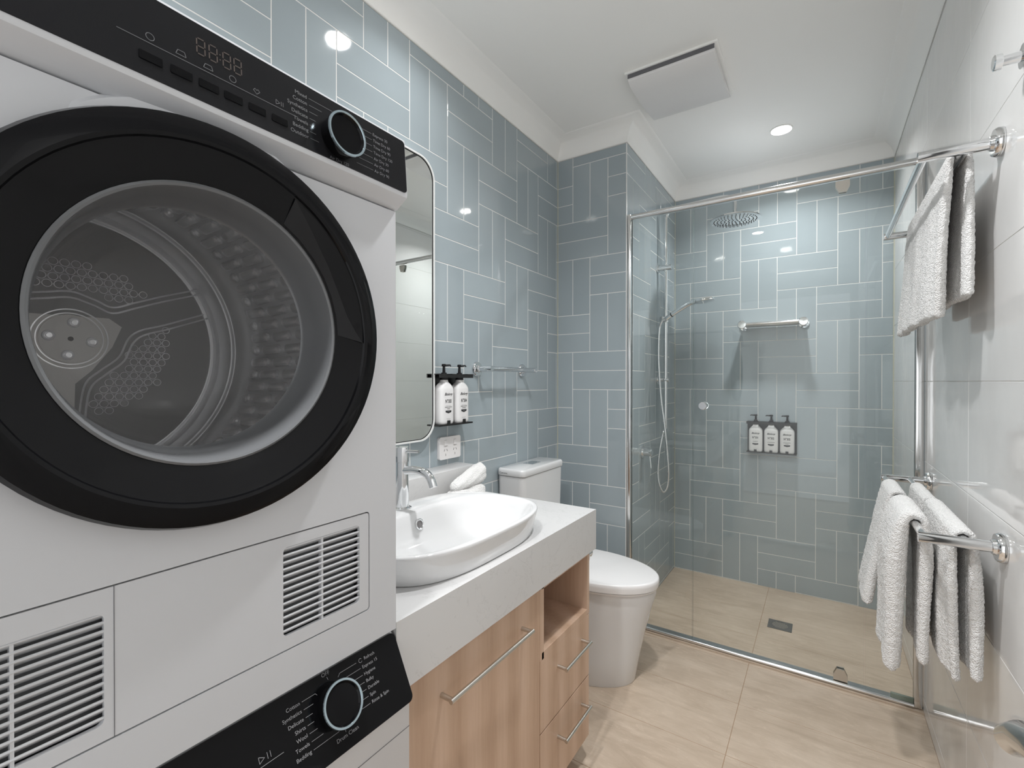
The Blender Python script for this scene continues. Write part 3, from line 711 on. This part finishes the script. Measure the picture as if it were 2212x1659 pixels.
# ---------------------------------------------------------------- soap bottles in wall brackets
def bracket(n, pitch, to, label, loc, hgt=.188):
    """to(u along wall, d out of wall, z)"""
    t = thing('bottle_bracket', label, 'bottle holder', loc)
    wd = pitch * n + .014
    def bx(mb, u0, u1, d0, d1, z0, z1, bev=0):
        P, Q = Vector(to(u0, d0, z0)), Vector(to(u1, d1, z1)); lo = [min(a, b) for a, b in zip(P, Q)]; hi = [max(a, b) for a, b in zip(P, Q)]; mb.box(lo, hi, M_BRACK, bev, 1)
    mb = MB(); bx(mb, -wd / 2, wd / 2, .0006, .0028, 0, hgt + .003); mb.build('back_plate', t)
    mb = MB(); bx(mb, -wd / 2, wd / 2, .0028, .058, -.003, .003); 
    for k in range(n):
        c = (k - (n - 1) / 2) * pitch; bx(mb, c - .0075, c + .0075, .056, .0585, .003, .017)
    mb.build('bottom_tray', t)
    mb = MB()
    for k in range(n):
        c = (k - (n - 1) / 2) * pitch; w2 = .0165
        bx(mb, c - pitch / 2 + .001, c - w2, .0028, .060, hgt, hgt + .003); bx(mb, c + w2, c + pitch / 2 - .001, .0028, .060, hgt, hgt + .003)
        bx(mb, c - w2, c + w2, .0028, .014, hgt, hgt + .003)
    bx(mb, -wd / 2, -pitch * n / 2 + .001, .0028, .060, hgt, hgt + .003); bx(mb, pitch * n / 2 - .001, wd / 2, .0028, .060, hgt, hgt + .003)
    bx(mb, -wd / 2, wd / 2, .055, .060, hgt - .012, hgt)
    mb.build('top_arm', t); return t
def bottle(num, l1, l2, to, ux, label, group, spout, wd=.0375):
    """bottle standing in its bracket; to(u, d, z)"""
    b = thing('pump_bottle', label, 'soap bottle', to(0, .033, .0032), group)
    mb = MB(); dp_ = .0225; cen = .0325
    secs = [(0.0035, .90, .86), (.008, .98, .96), (.014, 1, 1), (.126, 1, 1), (.133, .985, 1), (.140, .92, .97), (.150, .70, .85), (.158, .50, .68), (.162, .42, .60), (.168, .40, .58)]
    rings = []
    for z, fw_, fd in secs:
        rings.append([to(u, cen + v, z) for u, v in sup(0, 0, wd * fw_, dp_ * fd, 4.2 if fw_ > .6 else 2.6, 40)])
    mb.rings(rings, M_PLASTIC); mb.build('bottle_body', b, sharp=50)
    mb = MB()
    mb.rings([[to(u, cen + v, z) for u, v in circ(0, 0, r, 24)] for z, r in [(.1682, .0158), (.186, .0155), (.1865, .0112), (.195, .0105), (.196, .0060), (.218, .0048), (.2195, .0085), (.226, .0085), (.228, .006)]], M_BLACKS)
    P = Vector(to(0, cen, .2225)); E2 = Vector(to(spout[0], cen + spout[1], .2235)); E3 = Vector(to(spout[0] * 1.12, cen + spout[1] * 1.12, .2190))
    mb.tube([P, P.lerp(E2, .5), E2, E3], [.0052, .0040, .0032, .0026], M_BLACKS, 10); mb.build('pump', b)
    mb = MB(); fd = cen + dp_ + .0003; O = Vector(to(0, fd, 0)); U = Vector(ux); Z = Vector((0, 0, 1))
    text_into(mb, 'Biology', .0142, O + Z * .1145, U, Z + U * .10, M_INK, 'CENTER', shear=.3, bold=.00035)
    text_into(mb, 'N°' + num, .0185, O + Z * .0880, U, Z, M_INK, 'CENTER', sx=.70, bold=.00045)
    line_into(mb, O, U, Z, [(-.014, .0725), (.014, .0725)], .0005, M_PRINTG)
    text_into(mb, l1, .0056, O + Z * (.0665 if l2 else .064), U, Z, M_INK, 'CENTER', bold=.0001)
    if l2: text_into(mb, l2, .0056, O + Z * .0600, U, Z, M_INK, 'CENTER', bold=.0001)
    mb.add([O + U * a + Z * c for a, c in ((-.0165, .0540), (-.0155, .0475), (0, .0430), (.0155, .0475), (.0165, .0540))], [(0, 1, 2, 3, 4)], M_INK)
    line_into(mb, O + Vector(to(0, .0002, 0)) - Vector(to(0, 0, 0)), U, Z, [(-.007, .0492), (.007, .0492)], .0012, M_PRINTW)
    line_into(mb, O, U, Z, [(-.011, .0235), (.011, .0235)], .0006, M_PRINTG)
    mb.build('front_print', b); return b
zb1 = 1.0790; yc1 = 1.3785; pit1 = .0905
def toL(c): return lambda u, d, z: (d, c + u, zb1 + z)
bracket(2, pit1, toL(yc1), 'black wall bracket holding two pump bottles beside the mirror', (0, yc1, zb1))
bottle('303', 'HAND & BODY', 'WASH', toL(yc1 - pit1 / 2), (0, 1, 0), 'white pump bottle N°303 hanging beside the mirror, nearer the mirror', 'pump bottles beside the mirror', (.012, .020))
bottle('304', 'HAND & BODY', 'LOTION', toL(yc1 + pit1 / 2), (0, 1, 0), 'white pump bottle N°304 hanging between bottle N°303 and the chrome towel rail', 'pump bottles beside the mirror', (.012, .020))
zb2 = .8130; xc2 = .9665; pit2 = .0830
def toB(c): return lambda u, d, z: (c + u, YB - d, zb2 + z)
bracket(3, pit2, toB(xc2), 'black wall bracket holding three pump bottles inside the shower', (xc2, YB, zb2), .183)
for k, (n_, a_, b_) in enumerate((('301', 'SHAMPOO', ''), ('302', 'CONDITIONER', ''), ('303', 'HAND & BODY', 'WASH'))):
    bottle(n_, a_, b_, toB(xc2 + (k - 1) * pit2), (1, 0, 0), 'white pump bottle N°%s, %s of three inside the shower' % (n_, ('leftmost', 'middle one', 'rightmost')[k]), 'pump bottles in the shower', (-.026, .008))

# ---------------------------------------------------------------- rails
def rose(mb, c, ax, r=.030, t=.012):
    mb.lathe([(0.0005, r), (t * .6, r), (t, r * .90), (t, r * .55), (t + .006, r * .48), (t + .008, .3 * r)], c, ax, M_CHROME, 40)
rail = thing('towel_rail', 'short empty chrome towel rail on the blue tiles above the toilet', 'towel rail', (0, 1.75, 1.294))
for y in (1.572, 1.930): mb = MB(); rose(mb, (0, y, 1.294), (1, 0, 0), .031); mb.tube([(.010, y, 1.294), (.084, y, 1.294)], .0120, M_CHROME, 24); mb.build('wall_mount', rail)
mb = MB(); mb.tube([(.072, 1.575, 1.294), (.072, 1.927, 1.294)], .0105, M_CHROME, 24); mb.build('rail_bar', rail)

# shelf in the shower
shf = thing('shower_shelf', 'chrome shower shelf with round end caps on the back wall', 'shelf', (.97, YB, 1.58))
for x in (.816, 1.131):
    mb = MB(); mb.tube([(x, YB - .001, 1.582), (x, YB - .125, 1.582)], .011, M_CHROME, 24); mb.lathe([(0, .020), (.004, .024), (.010, .024), (.013, .021), (.0135, .001)], (x, YB - .120, 1.582), (0, -1, 0), M_CHROME, 32); mb.lathe([(0.0005, .027), (.008, .026)], (x, YB, 1.582), (0, -1, 0), M_CHROME, 32); mb.build('arm', shf)
mb = MB(); mb.tube([(.822, YB - .118, 1.586), (1.125, YB - .118, 1.586)], .0085, M_CHROME, 20); mb.build('front_bar', shf)
mb = MB(); mb.box((.828, YB - .110, 1.574), (1.119, YB - .004, 1.580), M_SATIN, .001); mb.build('shelf_plate', shf)

# double towel racks on the right wall
def rack(ya, yb, z, label, name='double_towel_rail'):
    r_ = thing(name, label, 'towel rail', (W, (ya + yb) / 2, z), 'double towel rails on the white wall')
    for y in (ya, yb):
        mb = MB(); rose(mb, (W, y, z), (-1, 0, 0), .031, .014); mb.tube([(W - .012, y, z), (1.402, y, z)], .0120, M_CHROME, 28); mb.build('wall_arm', r_)
    mb = MB()
    for x, dz in ((1.4135, 0), (1.484, 0)):
        mb = MB(); mb.tube([(x, ya + .002, z + dz), (x, yb - .002, z + dz)], .0088, M_CHROME, 24); mb.build('bar', r_)
    return r_
rack(1.436, 2.155, 1.762, 'chrome double towel rail high on the white wall, holding one towel')
rack(1.401, 2.200, .889, 'chrome double towel rail low on the white wall, crowded with towels')

# ---------------------------------------------------------------- towels
def towel(label, xb, zb, y0, y1, Lr, Lw, th_r, th_w, fr=0.0, fwl=0.0, shear_r=(0, 0), shear_w=(0, 0), wav=.004, seed=1, group=None, fold=0.0, tiers=None, pinch=1.0):
    """terry towel draped over a bar at (xb, zb) between y0 and y1; room flap Lr long, wall flap Lw"""
    rnd = random.Random(seed); mb = MB(); ph = [rnd.uniform(0, 6.28) for _ in range(8)]
    R = .0108; st = .0038
    nr, na, nw = int(Lr / st), 12, int(Lw / st)
    cl = []   # centre line: (x, z, t down the flap, side, normal x, normal z)
    for i in range(nr + 1): t = 1 - i / nr; cl.append(('r', t))
    for i in range(1, na): cl.append(('a', i / na))
    for i in range(nw + 1): cl.append(('w', i / nw))
    NY = max(12, int(abs(y1 - y0) / .0042)); rows = []
    def th(side, t, k): 
        a = th_r if side == 'r' else th_w
        if side == 'a': a = th_r * (1 - t) + th_w * t; return a * .62 * pinch
        return a * (pinch * .62 + (1 - .62 * pinch) * min(1, t / .25) ** .7) * (1 + .10 * math.sin(5 * t + ph[k % 8]))
    outer = []; inner = []
    for idx, (side, t) in enumerate(cl):
        T = th(side, t, 1); ro = R + T; rowo = []; rowi = []
        for j in range(NY + 1):
            v = j / NY
            edge = min(v, 1 - v) * abs(y1 - y0); er = min(1.0, edge / (T * .55)); ef = math.sqrt(max(0.0, 1 - (1 - er) ** 2)); ef = .08 + .92 * ef
            if side == 'r': yy = (y0 + shear_r[0] * t) * (1 - v) + (y1 + shear_r[1] * t) * v
            elif side == 'w': yy = (y0 + shear_w[0] * t) * (1 - v) + (y1 + shear_w[1] * t) * v
            else: yy = y0 * (1 - v) + y1 * v
            wv = wav * (t if side != 'a' else 0) * (math.sin(yy * 38 + ph[2]) + .5 * math.sin(yy * 71 + ph[3] + 3 * t)) + fold * (t if side != 'a' else 0) * math.cos(2 * PI * v)
            ts = abs(t) if side != 'a' else 0
            if side == 'r': cx = -(R + T / 2) - fr * ts ** 1.1 + wv; cz = -Lr * ts; nx, nz = -1, 0
            elif side == 'w': cx = (R + T / 2) + fwl * ts + wv; cz = -Lw * ts; nx, nz = 1, 0
            else: a = PI * (1 - t); nx, nz = math.cos(a), math.sin(a); cx, cz = nx * (R + T / 2), nz * (R + T / 2)
            # round the hem
            L = Lr if side == 'r' else Lw; hem = 1.0
            if side != 'a':
                dd = (1 - ts) * L; h = min(1.0, dd / (T * .5)); hem = math.sqrt(max(0.0, 1 - (1 - h) ** 2)); hem = .06 + .94 * hem
            k_ = T / 2 * ef * hem
            rowo.append(Vector((xb + cx + nx * k_, yy, zb + cz + nz * k_))); rowi.append(Vector((xb + cx - nx * k_, yy, zb + cz - nz * k_)))
        outer.append(rowo); inner.append(rowi)
    rings = [list(o_) + list(reversed(i_)) for o_, i_ in zip(outer, inner)]
    mb.rings(rings, M_TERRY); bmesh.ops.recalc_face_normals(mb.bm, faces=mb.bm.faces); terry_noise(mb.bm, .0011)
    o = mb.build('towel', sharp=180)
    return tag(o, label, 'towel', group)
GT = 'white towels on the double rails'
towel('white bath towel hanging from the upper double rail', 1.484, 1.762, 1.475, 2.085, .365, .325, .020, .016, .015, -.008, (0.05, .03), (-.02, .0), .004, 11, GT, .004)
towel('narrow towel hanging leftmost on the lower rail, in front of the shower screen', 1.4135, .889, 1.83, 2.03, .335, .30, .026, .016, .052, .0, (-.02, -.02), (0, 0), .002, 3, GT)
towel('thick white towel on the front bar of the lower rail, folded narrow', 1.4135, .889, 1.515, 1.735, .385, .345, .040, .024, .012, -.003, (.01, .03), (.0, .0), .003, 4, GT, .0)
towel('white towel at the far end of the rear bar on the lower rail', 1.484, .889, 1.80, 2.04, .33, .33, .016, .010, .004, -.004, (0, 0), (0, 0), .002, 5, GT)
towel('widest white towel on the lower rail, nearest the camera on its rear bar', 1.484, .889, 1.43, 1.775, .325, .305, .016, .021, -.002, -.004, (.0, .0), (-.02, .0), .003, 6, GT, .004)

# ---------------------------------------------------------------- toilet
TCY = 1.905
toi = thing('toilet', 'white ceramic toilet with closed lid between the vanity and the tiled nib wall', 'toilet', (.35, TCY, 0))
def seatring(x0, x1, hw, z, n=72, k=1.0):
    """D shape: straight at the back, elliptic at the front"""
    out = []; xm = x0 + (x1 - x0) * .40
    for q in range(n):
        t = 2 * PI * q / n; c, s = math.cos(t), math.sin(t)
        if c >= 0: x = xm + (x1 - xm) * c; y = hw * s
        else: x = xm + (xm - x0) * math.copysign(abs(c) ** .6, c); y = hw * math.copysign(abs(s) ** .6, s)
        out.append((x, TCY + y * k, z))
    return out
mb = MB()
mb.rings([seatring(.03, x1, hw, z) for z, x1, hw in [(0.0, .572, .168), (.004, .574, .170), (.10, .590, .1725), (.22, .616, .176), (.33, .645, .180), (.380, .660, .1825), (.392, .659, .182), (.3935, .650, .174)]], M_CERAMIC); mb.build('pan', toi, sharp=50)
mb = MB(); mb.rings([seatring(.150, x1, hw, z) for z, x1, hw in [(.3945, .652, .172), (.396, .662, .181), (.402, .664, .183), (.4045, .660, .180)]], M_PLASTIC); mb.build('seat', toi, sharp=50)
mb = MB(); mb.rings([seatring(.150, x1, hw, z) for z, x1, hw in [(.4055, .662, .181), (.407, .668, .1865), (.425, .670, .188), (.4370, .669, .1875), (.4405, .6655, .1850), (.4420, .659, .180), (.4425, .50, .05)]], M_PLASTIC); mb.build('lid', toi, sharp=50)
CY0, CY1, CXF = 1.716, 2.096, .146
mb = MB()
def crect(x0, x1, y0, y1, z, r): return [(x, y, z) for x, y in rrect(x0, y0, x1, y1, r, 6)]
mb.rings([crect(.003, CXF - .010, CY0 + .014, CY1 - .014, .395, .03), crect(.003, CXF - .006, CY0 + .008, CY1 - .008, .60, .028), crect(.003, CXF - .003, CY0 + .003, CY1 - .003, .822, .026)], M_CERAMIC); mb.build('cistern', toi, sharp=50)
mb = MB(); mb.rings([crect(.003, CXF, CY0, CY1, .8245, .024), crect(.003, CXF + .001, CY0 - .001, CY1 + .001, .827, .024), crect(.003, CXF + .001, CY0 - .001, CY1 + .001, .846, .024), crect(.005, CXF - .002, CY0 + .002, CY1 - .002, .8525, .022), crect(.010, CXF - .007, CY0 + .007, CY1 - .007, .8550, .018)], M_CERAMIC); lid = mb.build('cistern_lid', toi, sharp=50)
mb = MB(); text_into(mb, 'Caroma', .0125, (.022, CY0 - .0015, .8365), (1, 0, 0), (0, 0, 1), M_PRINTG, 'LEFT'); mb.build('maker_lettering', lid)
mb = MB(); mb.prism(rrect(.048, 1.868, .098, 1.950, .003, 3), [], lambda u, v, d: (u, v, .8553 + d), .0025, M_CHROME); fb = mb.build('flush_button', toi)

# toilet roll holder on the vanity end panel
trh = thing('toilet_roll_holder', 'chrome toilet roll holder on the end panel of the vanity', 'toilet roll holder', (.52, VE, .65))
mb = MB(); mb.lathe([(0.0004, .014), (.006, .013), (.006, .006), (.060, .006)], (.560, VE, .657), (0, 1, 0), M_CHROME, 24); mb.lathe([(0, .012), (.004, .012), (.005, .001)], (.560, VE + .058, .657), (1, 0, 0), M_CHROME, 20)
mb.tube([(.562, VE + .058, .657), (.430, VE + .058, .657)], .006, M_CHROME, 16); mb.build('holder_arm', trh)
mb = MB(); mb.lathe([(0, .020), (0, .048), (.098, .048), (.098, .020)], (.540, VE + .058, .657 - .014), (-1, 0, 0), M_PAPER, 40, cap=False)
o = mb.build('toilet_roll'); tag(o, 'white toilet roll on the holder at the end of the vanity', 'toilet roll')

# ---------------------------------------------------------------- shower screen
SY = 2.330; RT = 2.085
scr = thing('shower_screen', 'framed clear glass shower screen with pivot door across the shower', 'shower screen', (.95, SY, .006))
def bxo(name, lo, hi, m, par, bev=.002): b = MB(); b.box(lo, hi, m, bev, 2); return b.build(name, par)
bxo('side_post', (.3935, SY - .022, .008), (.412, SY + .014, RT), M_ALU, scr, .004)
bxo('side_post', (1.5135, SY - .016, .008), (1.5385, SY + .016, RT - .012), M_ALU, scr, .003)
def ralo(name, z0, z1, y0, y1, m):
    b = MB(); b.prism(rrect(y0, z0, y1, z1, (z1 - z0) * .48, 6), [], lambda u, v, d: (.412 + d, u, v), 1.5135 - .412, m, smooth=True); return b.build(name, scr)
ralo('head_rail', 2.058, 2.086, SY - .020, SY + .016, M_ALU)
ralo('sill_rail', .0065, .0225, SY - .022, SY + .022, M_ALU)
def pane(name, x0, x1, par=scr, y=SY, z0=.022, z1=2.060):
    b = MB(); b.box((x0, y - .003, z0), (x1, y + .003, z1), M_GLASS)
    k = b.mi(M_GEDGE)
    for f in b.bm.faces:
        if abs(f.normal.x) > .5: f.material_index = k
    b.bm.normal_update()
    for f in b.bm.faces:
        if abs(f.normal.x) > .5: f.material_index = k
    return b.build(name, par)
pane('fixed_panel', .412, .7085); pane('fixed_panel', 1.3665, 1.5135)
dr = pane('glass_door', .7120, 1.3625, scr, SY, .027, 2.052)
for z, s in ((2.052, -1), (.027, 1)):
    b = MB(); zz = z
    for side in (-1, 1): b.prism([(-.024, 0), (.024, 0), (.024, .020 * s), (.012, .046 * s), (-.012, .046 * s), (-.024, .020 * s)], [], lambda u, v, d: (1.286 + u, SY + side * (.0035 + d), zz + v), .008, M_SATIN)
    b.build('pivot_hinge', dr)
bxo('seal_block', (1.4450, SY - .014, .0226), (1.5130, SY - .0032, .040), M_SEAL, scr, .001)
b = MB()
for s in (-1, 1): b.lathe([(.0032, .010), (.016, .010), (.017, .0185), (.030, .0185), (.032, .0165), (.0322, .001)], (.757, SY, 1.128), (0, s, 0), M_CHROME, 32)
b.build('door_knob', dr)

# ---------------------------------------------------------------- shower fittings
RX, RY = .442, 2.84
shw = thing('shower_set', 'chrome shower column with overhead rain head and hand shower on the nib wall', 'shower', (WN, RY, 1.0))
mb = MB(); pth = [(RX, RY, .960), (RX, RY, 1.6), (RX, RY, 2.15)] + bez((RX, RY, 2.19), (RX, RY, 2.245), (RX + .02, RY, 2.262), (RX + .07, RY, 2.263), 10) + bez((.73, RY + .005, 2.272), (.79, RY + .008, 2.272), (.815, RY + .01, 2.262), (.815, RY + .01, 2.215), 10) + [(.815, RY + .01, 2.175)]
mb.tube(pth, .0108, M_CHROME, 22); mb.build('riser_pipe', shw)
mb = MB(); mb.lathe([(0, .016), (-.004, .019), (-.024, .019), (-.030, .028), (-.036, .124), (-.038, .127), (-.044, .127), (-.0455, .124), (-.0455, .001)], (.815, RY + .01, 2.175), (0, 0, 1), M_CHROME, 72)
hd = mb.build('rain_head', shw)
mb = MB()
for ri, n_ in ((.015, 5), (.034, 11), (.053, 17), (.072, 23), (.091, 29), (.108, 34)):
    for k in range(n_): a = 2 * PI * k / n_ + ri * 30; mb.lathe([(0, .0030), (.0025, .0022)], (.815 + ri * math.cos(a), RY + .01 + ri * math.sin(a), 2.1294), (0, 0, -1), M_RUBBER, 8)
mb.build('nozzles', hd)
for z, r1, ln in ((1.918, .0165, .083), (1.252, .0125, .070)):
    mb = MB(); mb.lathe([(.0005, .027), (.007, .027), (.009, r1), (ln, r1), (ln + .001, r1 - .002), (ln + .001, .001)], (WN, RY, z), (1, 0, 0), M_CHROME, 32); mb.build('wall_bracket', shw)
mb = MB(); mb.lathe([(-.018, .016), (.018, .016)], (RX, RY, 1.612), (0, 0, 1), M_CHROME, 24); mb.lathe([(-.012, .010), (.030, .017), (.034, .015)], (RX, RY, 1.612), (-.6, -.8, 0), M_CHROME, 24); mb.tube([(RX, RY, 1.612), (RX + .035, RY - .045, 1.622)], .013, M_CHROME, 18); mb.build('slider', shw)
h0 = Vector((RX + .018, RY - .050, 1.607)); h1 = Vector((.640, RY - .09, 1.688))
mb = MB(); hp = [h0, h0.lerp(h1, .15) + Vector((0, 0, .006)), h0.lerp(h1, .5) + Vector((0, 0, .010)), h0.lerp(h1, .8) + Vector((0, 0, .010)), h1]
mb.tube(smooth_path(hp, 6), .0125, M_CHROME, 20)
mb.lathe([(-.004, .030), (-.008, .050), (-.012, .052), (-.020, .052), (-.022, .050), (-.0225, .001)], h1 + Vector((.035, 0, .015)), (-.12, 0, 1), M_CHROME, 40)
hs = mb.build('hand_shower', shw)
mb = MB(); mb.lathe([(0, .0132), (.006, .0132)], h0.lerp(h1, .16) + Vector((0, 0, .006)), h1 - h0, M_BLACKS, 20, cap=False); mb.build('black_collar', hs)
hose = [h0 + Vector((.004, -.002, 0)), (.432, 2.785, 1.590), (.418, 2.785, 1.52), (.416, 2.785, 1.36), (.430, 2.785, 1.15), (.452, 2.785, .98), (.470, 2.785, .80), (.475, 2.785, .70), (.468, 2.785, .63), (.448, 2.785, .595), (.425, 2.785, .625), (.413, 2.790, .70), (.418, 2.800, .82), (.432, 2.82, .93), (RX, RY, .975)]
hp = smooth_path(hose, 22); mb = MB(); mb.tube(hp, [.0062 if i % 2 else .0072 for i in range(len(hp))], M_CHROME, 12); mb.build('hose', shw)
mix = thing('shower_mixer', 'round chrome shower mixer with pin lever low on the nib wall', 'tap', (WN, 2.55, .85))
mb = MB(); mb.lathe([(.0005, .034), (.006, .034), (.007, .021), (.052, .021), (.054, .019), (.054, .001)], (WN, 2.56, .853), (1, 0, 0), M_CHROME, 36); mb.build('valve_body', mix)
mb = MB(); mb.tube([(WN + .042, 2.56, .835), (WN + .052, 2.55, .770)], [.0045, .0038], M_CHROME, 12); mb.build('lever', mix)

# floor waste
drn = thing('floor_drain', 'rectangular steel floor drain in the shower floor', 'drain', (1.045, 2.765, -.012))
FZ = -.0118
mb = MB(); mb.prism([(.990, 2.715), (1.098, 2.715), (1.098, 2.815), (.990, 2.815)], [circ(1.044, 2.765, .036, 32)], lambda u, v, d: (u, v, FZ + .0022 - d), .0020, M_DRAIN)
mb.lathe([(0, .036), (.0006, .036)], (1.044, 2.765, FZ), (0, 0, 1), M_SLOT, 32); mb.build('drain_plate', drn)
mb = MB()
for k in range(7):
    y = 2.765 + (k - 3) * .0095; hw = math.sqrt(.036 ** 2 - (y - 2.765) ** 2); mb.box((1.044 - hw, y - .0022, FZ + .0008), (1.044 + hw, y + .0022, FZ + .0024), M_SATIN)
mb.build('drain_grate', drn)

# ---------------------------------------------------------------- ceiling fan cover
fan = thing('exhaust_fan', 'white rectangular exhaust fan with curved cover on the ceiling', 'exhaust fan', (.70, 2.1, HC))
mb = MB(); mb.box((.520, 1.915, HC - .010), (.885, 2.300, HC - .0003), M_PAINT, .002); mb.build('base_frame', fan)
mb = MB(); ra = []
pc = [(0, .020), (.004, .035), (.03, .045), (.08, .0485), (.16, .0475), (.26, .041), (.36, .030), (.375, .026), (.375, .020)]
mb.rings([[(x, 1.925 + a, HC - b) for a, b in pc] for x in (.532, .536, .868, .872)], M_PLASTIC, smooth=True); mb.box((.532, 1.9215, HC - .026), (.872, 1.9255, HC - .0105), M_WGREY); mb.build('curved_cover', fan, sharp=30)

# ---------------------------------------------------------------- robe hook, door with lever
hk = thing('robe_hook', 'chrome robe hook high on the white wall at the right edge', 'hook', (W, 1.29, 1.86))
mb = MB(); mb.lathe([(.0005, .022), (.008, .022), (.010, .010), (.034, .009), (.036, .0145), (.046, .0145), (.048, .012), (.048, .001)], (W, 1.285, 1.862), (-1, 0, 0), M_CHROME, 32); mb.build('hook_body', hk)
mb = MB(); mb.box((1.460, .02, .01), (1.498, .905, 2.04), M_DOORP, .002); dl = mb.build('door_1'); dl['kind'] = 'structure'
mb = MB(); mb.lathe([(.0003, .027), (.008, .027), (.010, .024), (.011, .012), (.052, .011)], (1.460, .655, .870), (-1, 0, 0), M_SATIN, 32)
mb.tube([(1.405, .645, .875), (1.404, .69, .868), (1.404, .735, .852), (1.404, .770, .828)], [.015, .016, .017, .0165], M_ALU, 28); lev = mb.build('door_handle'); attach(lev, dl)
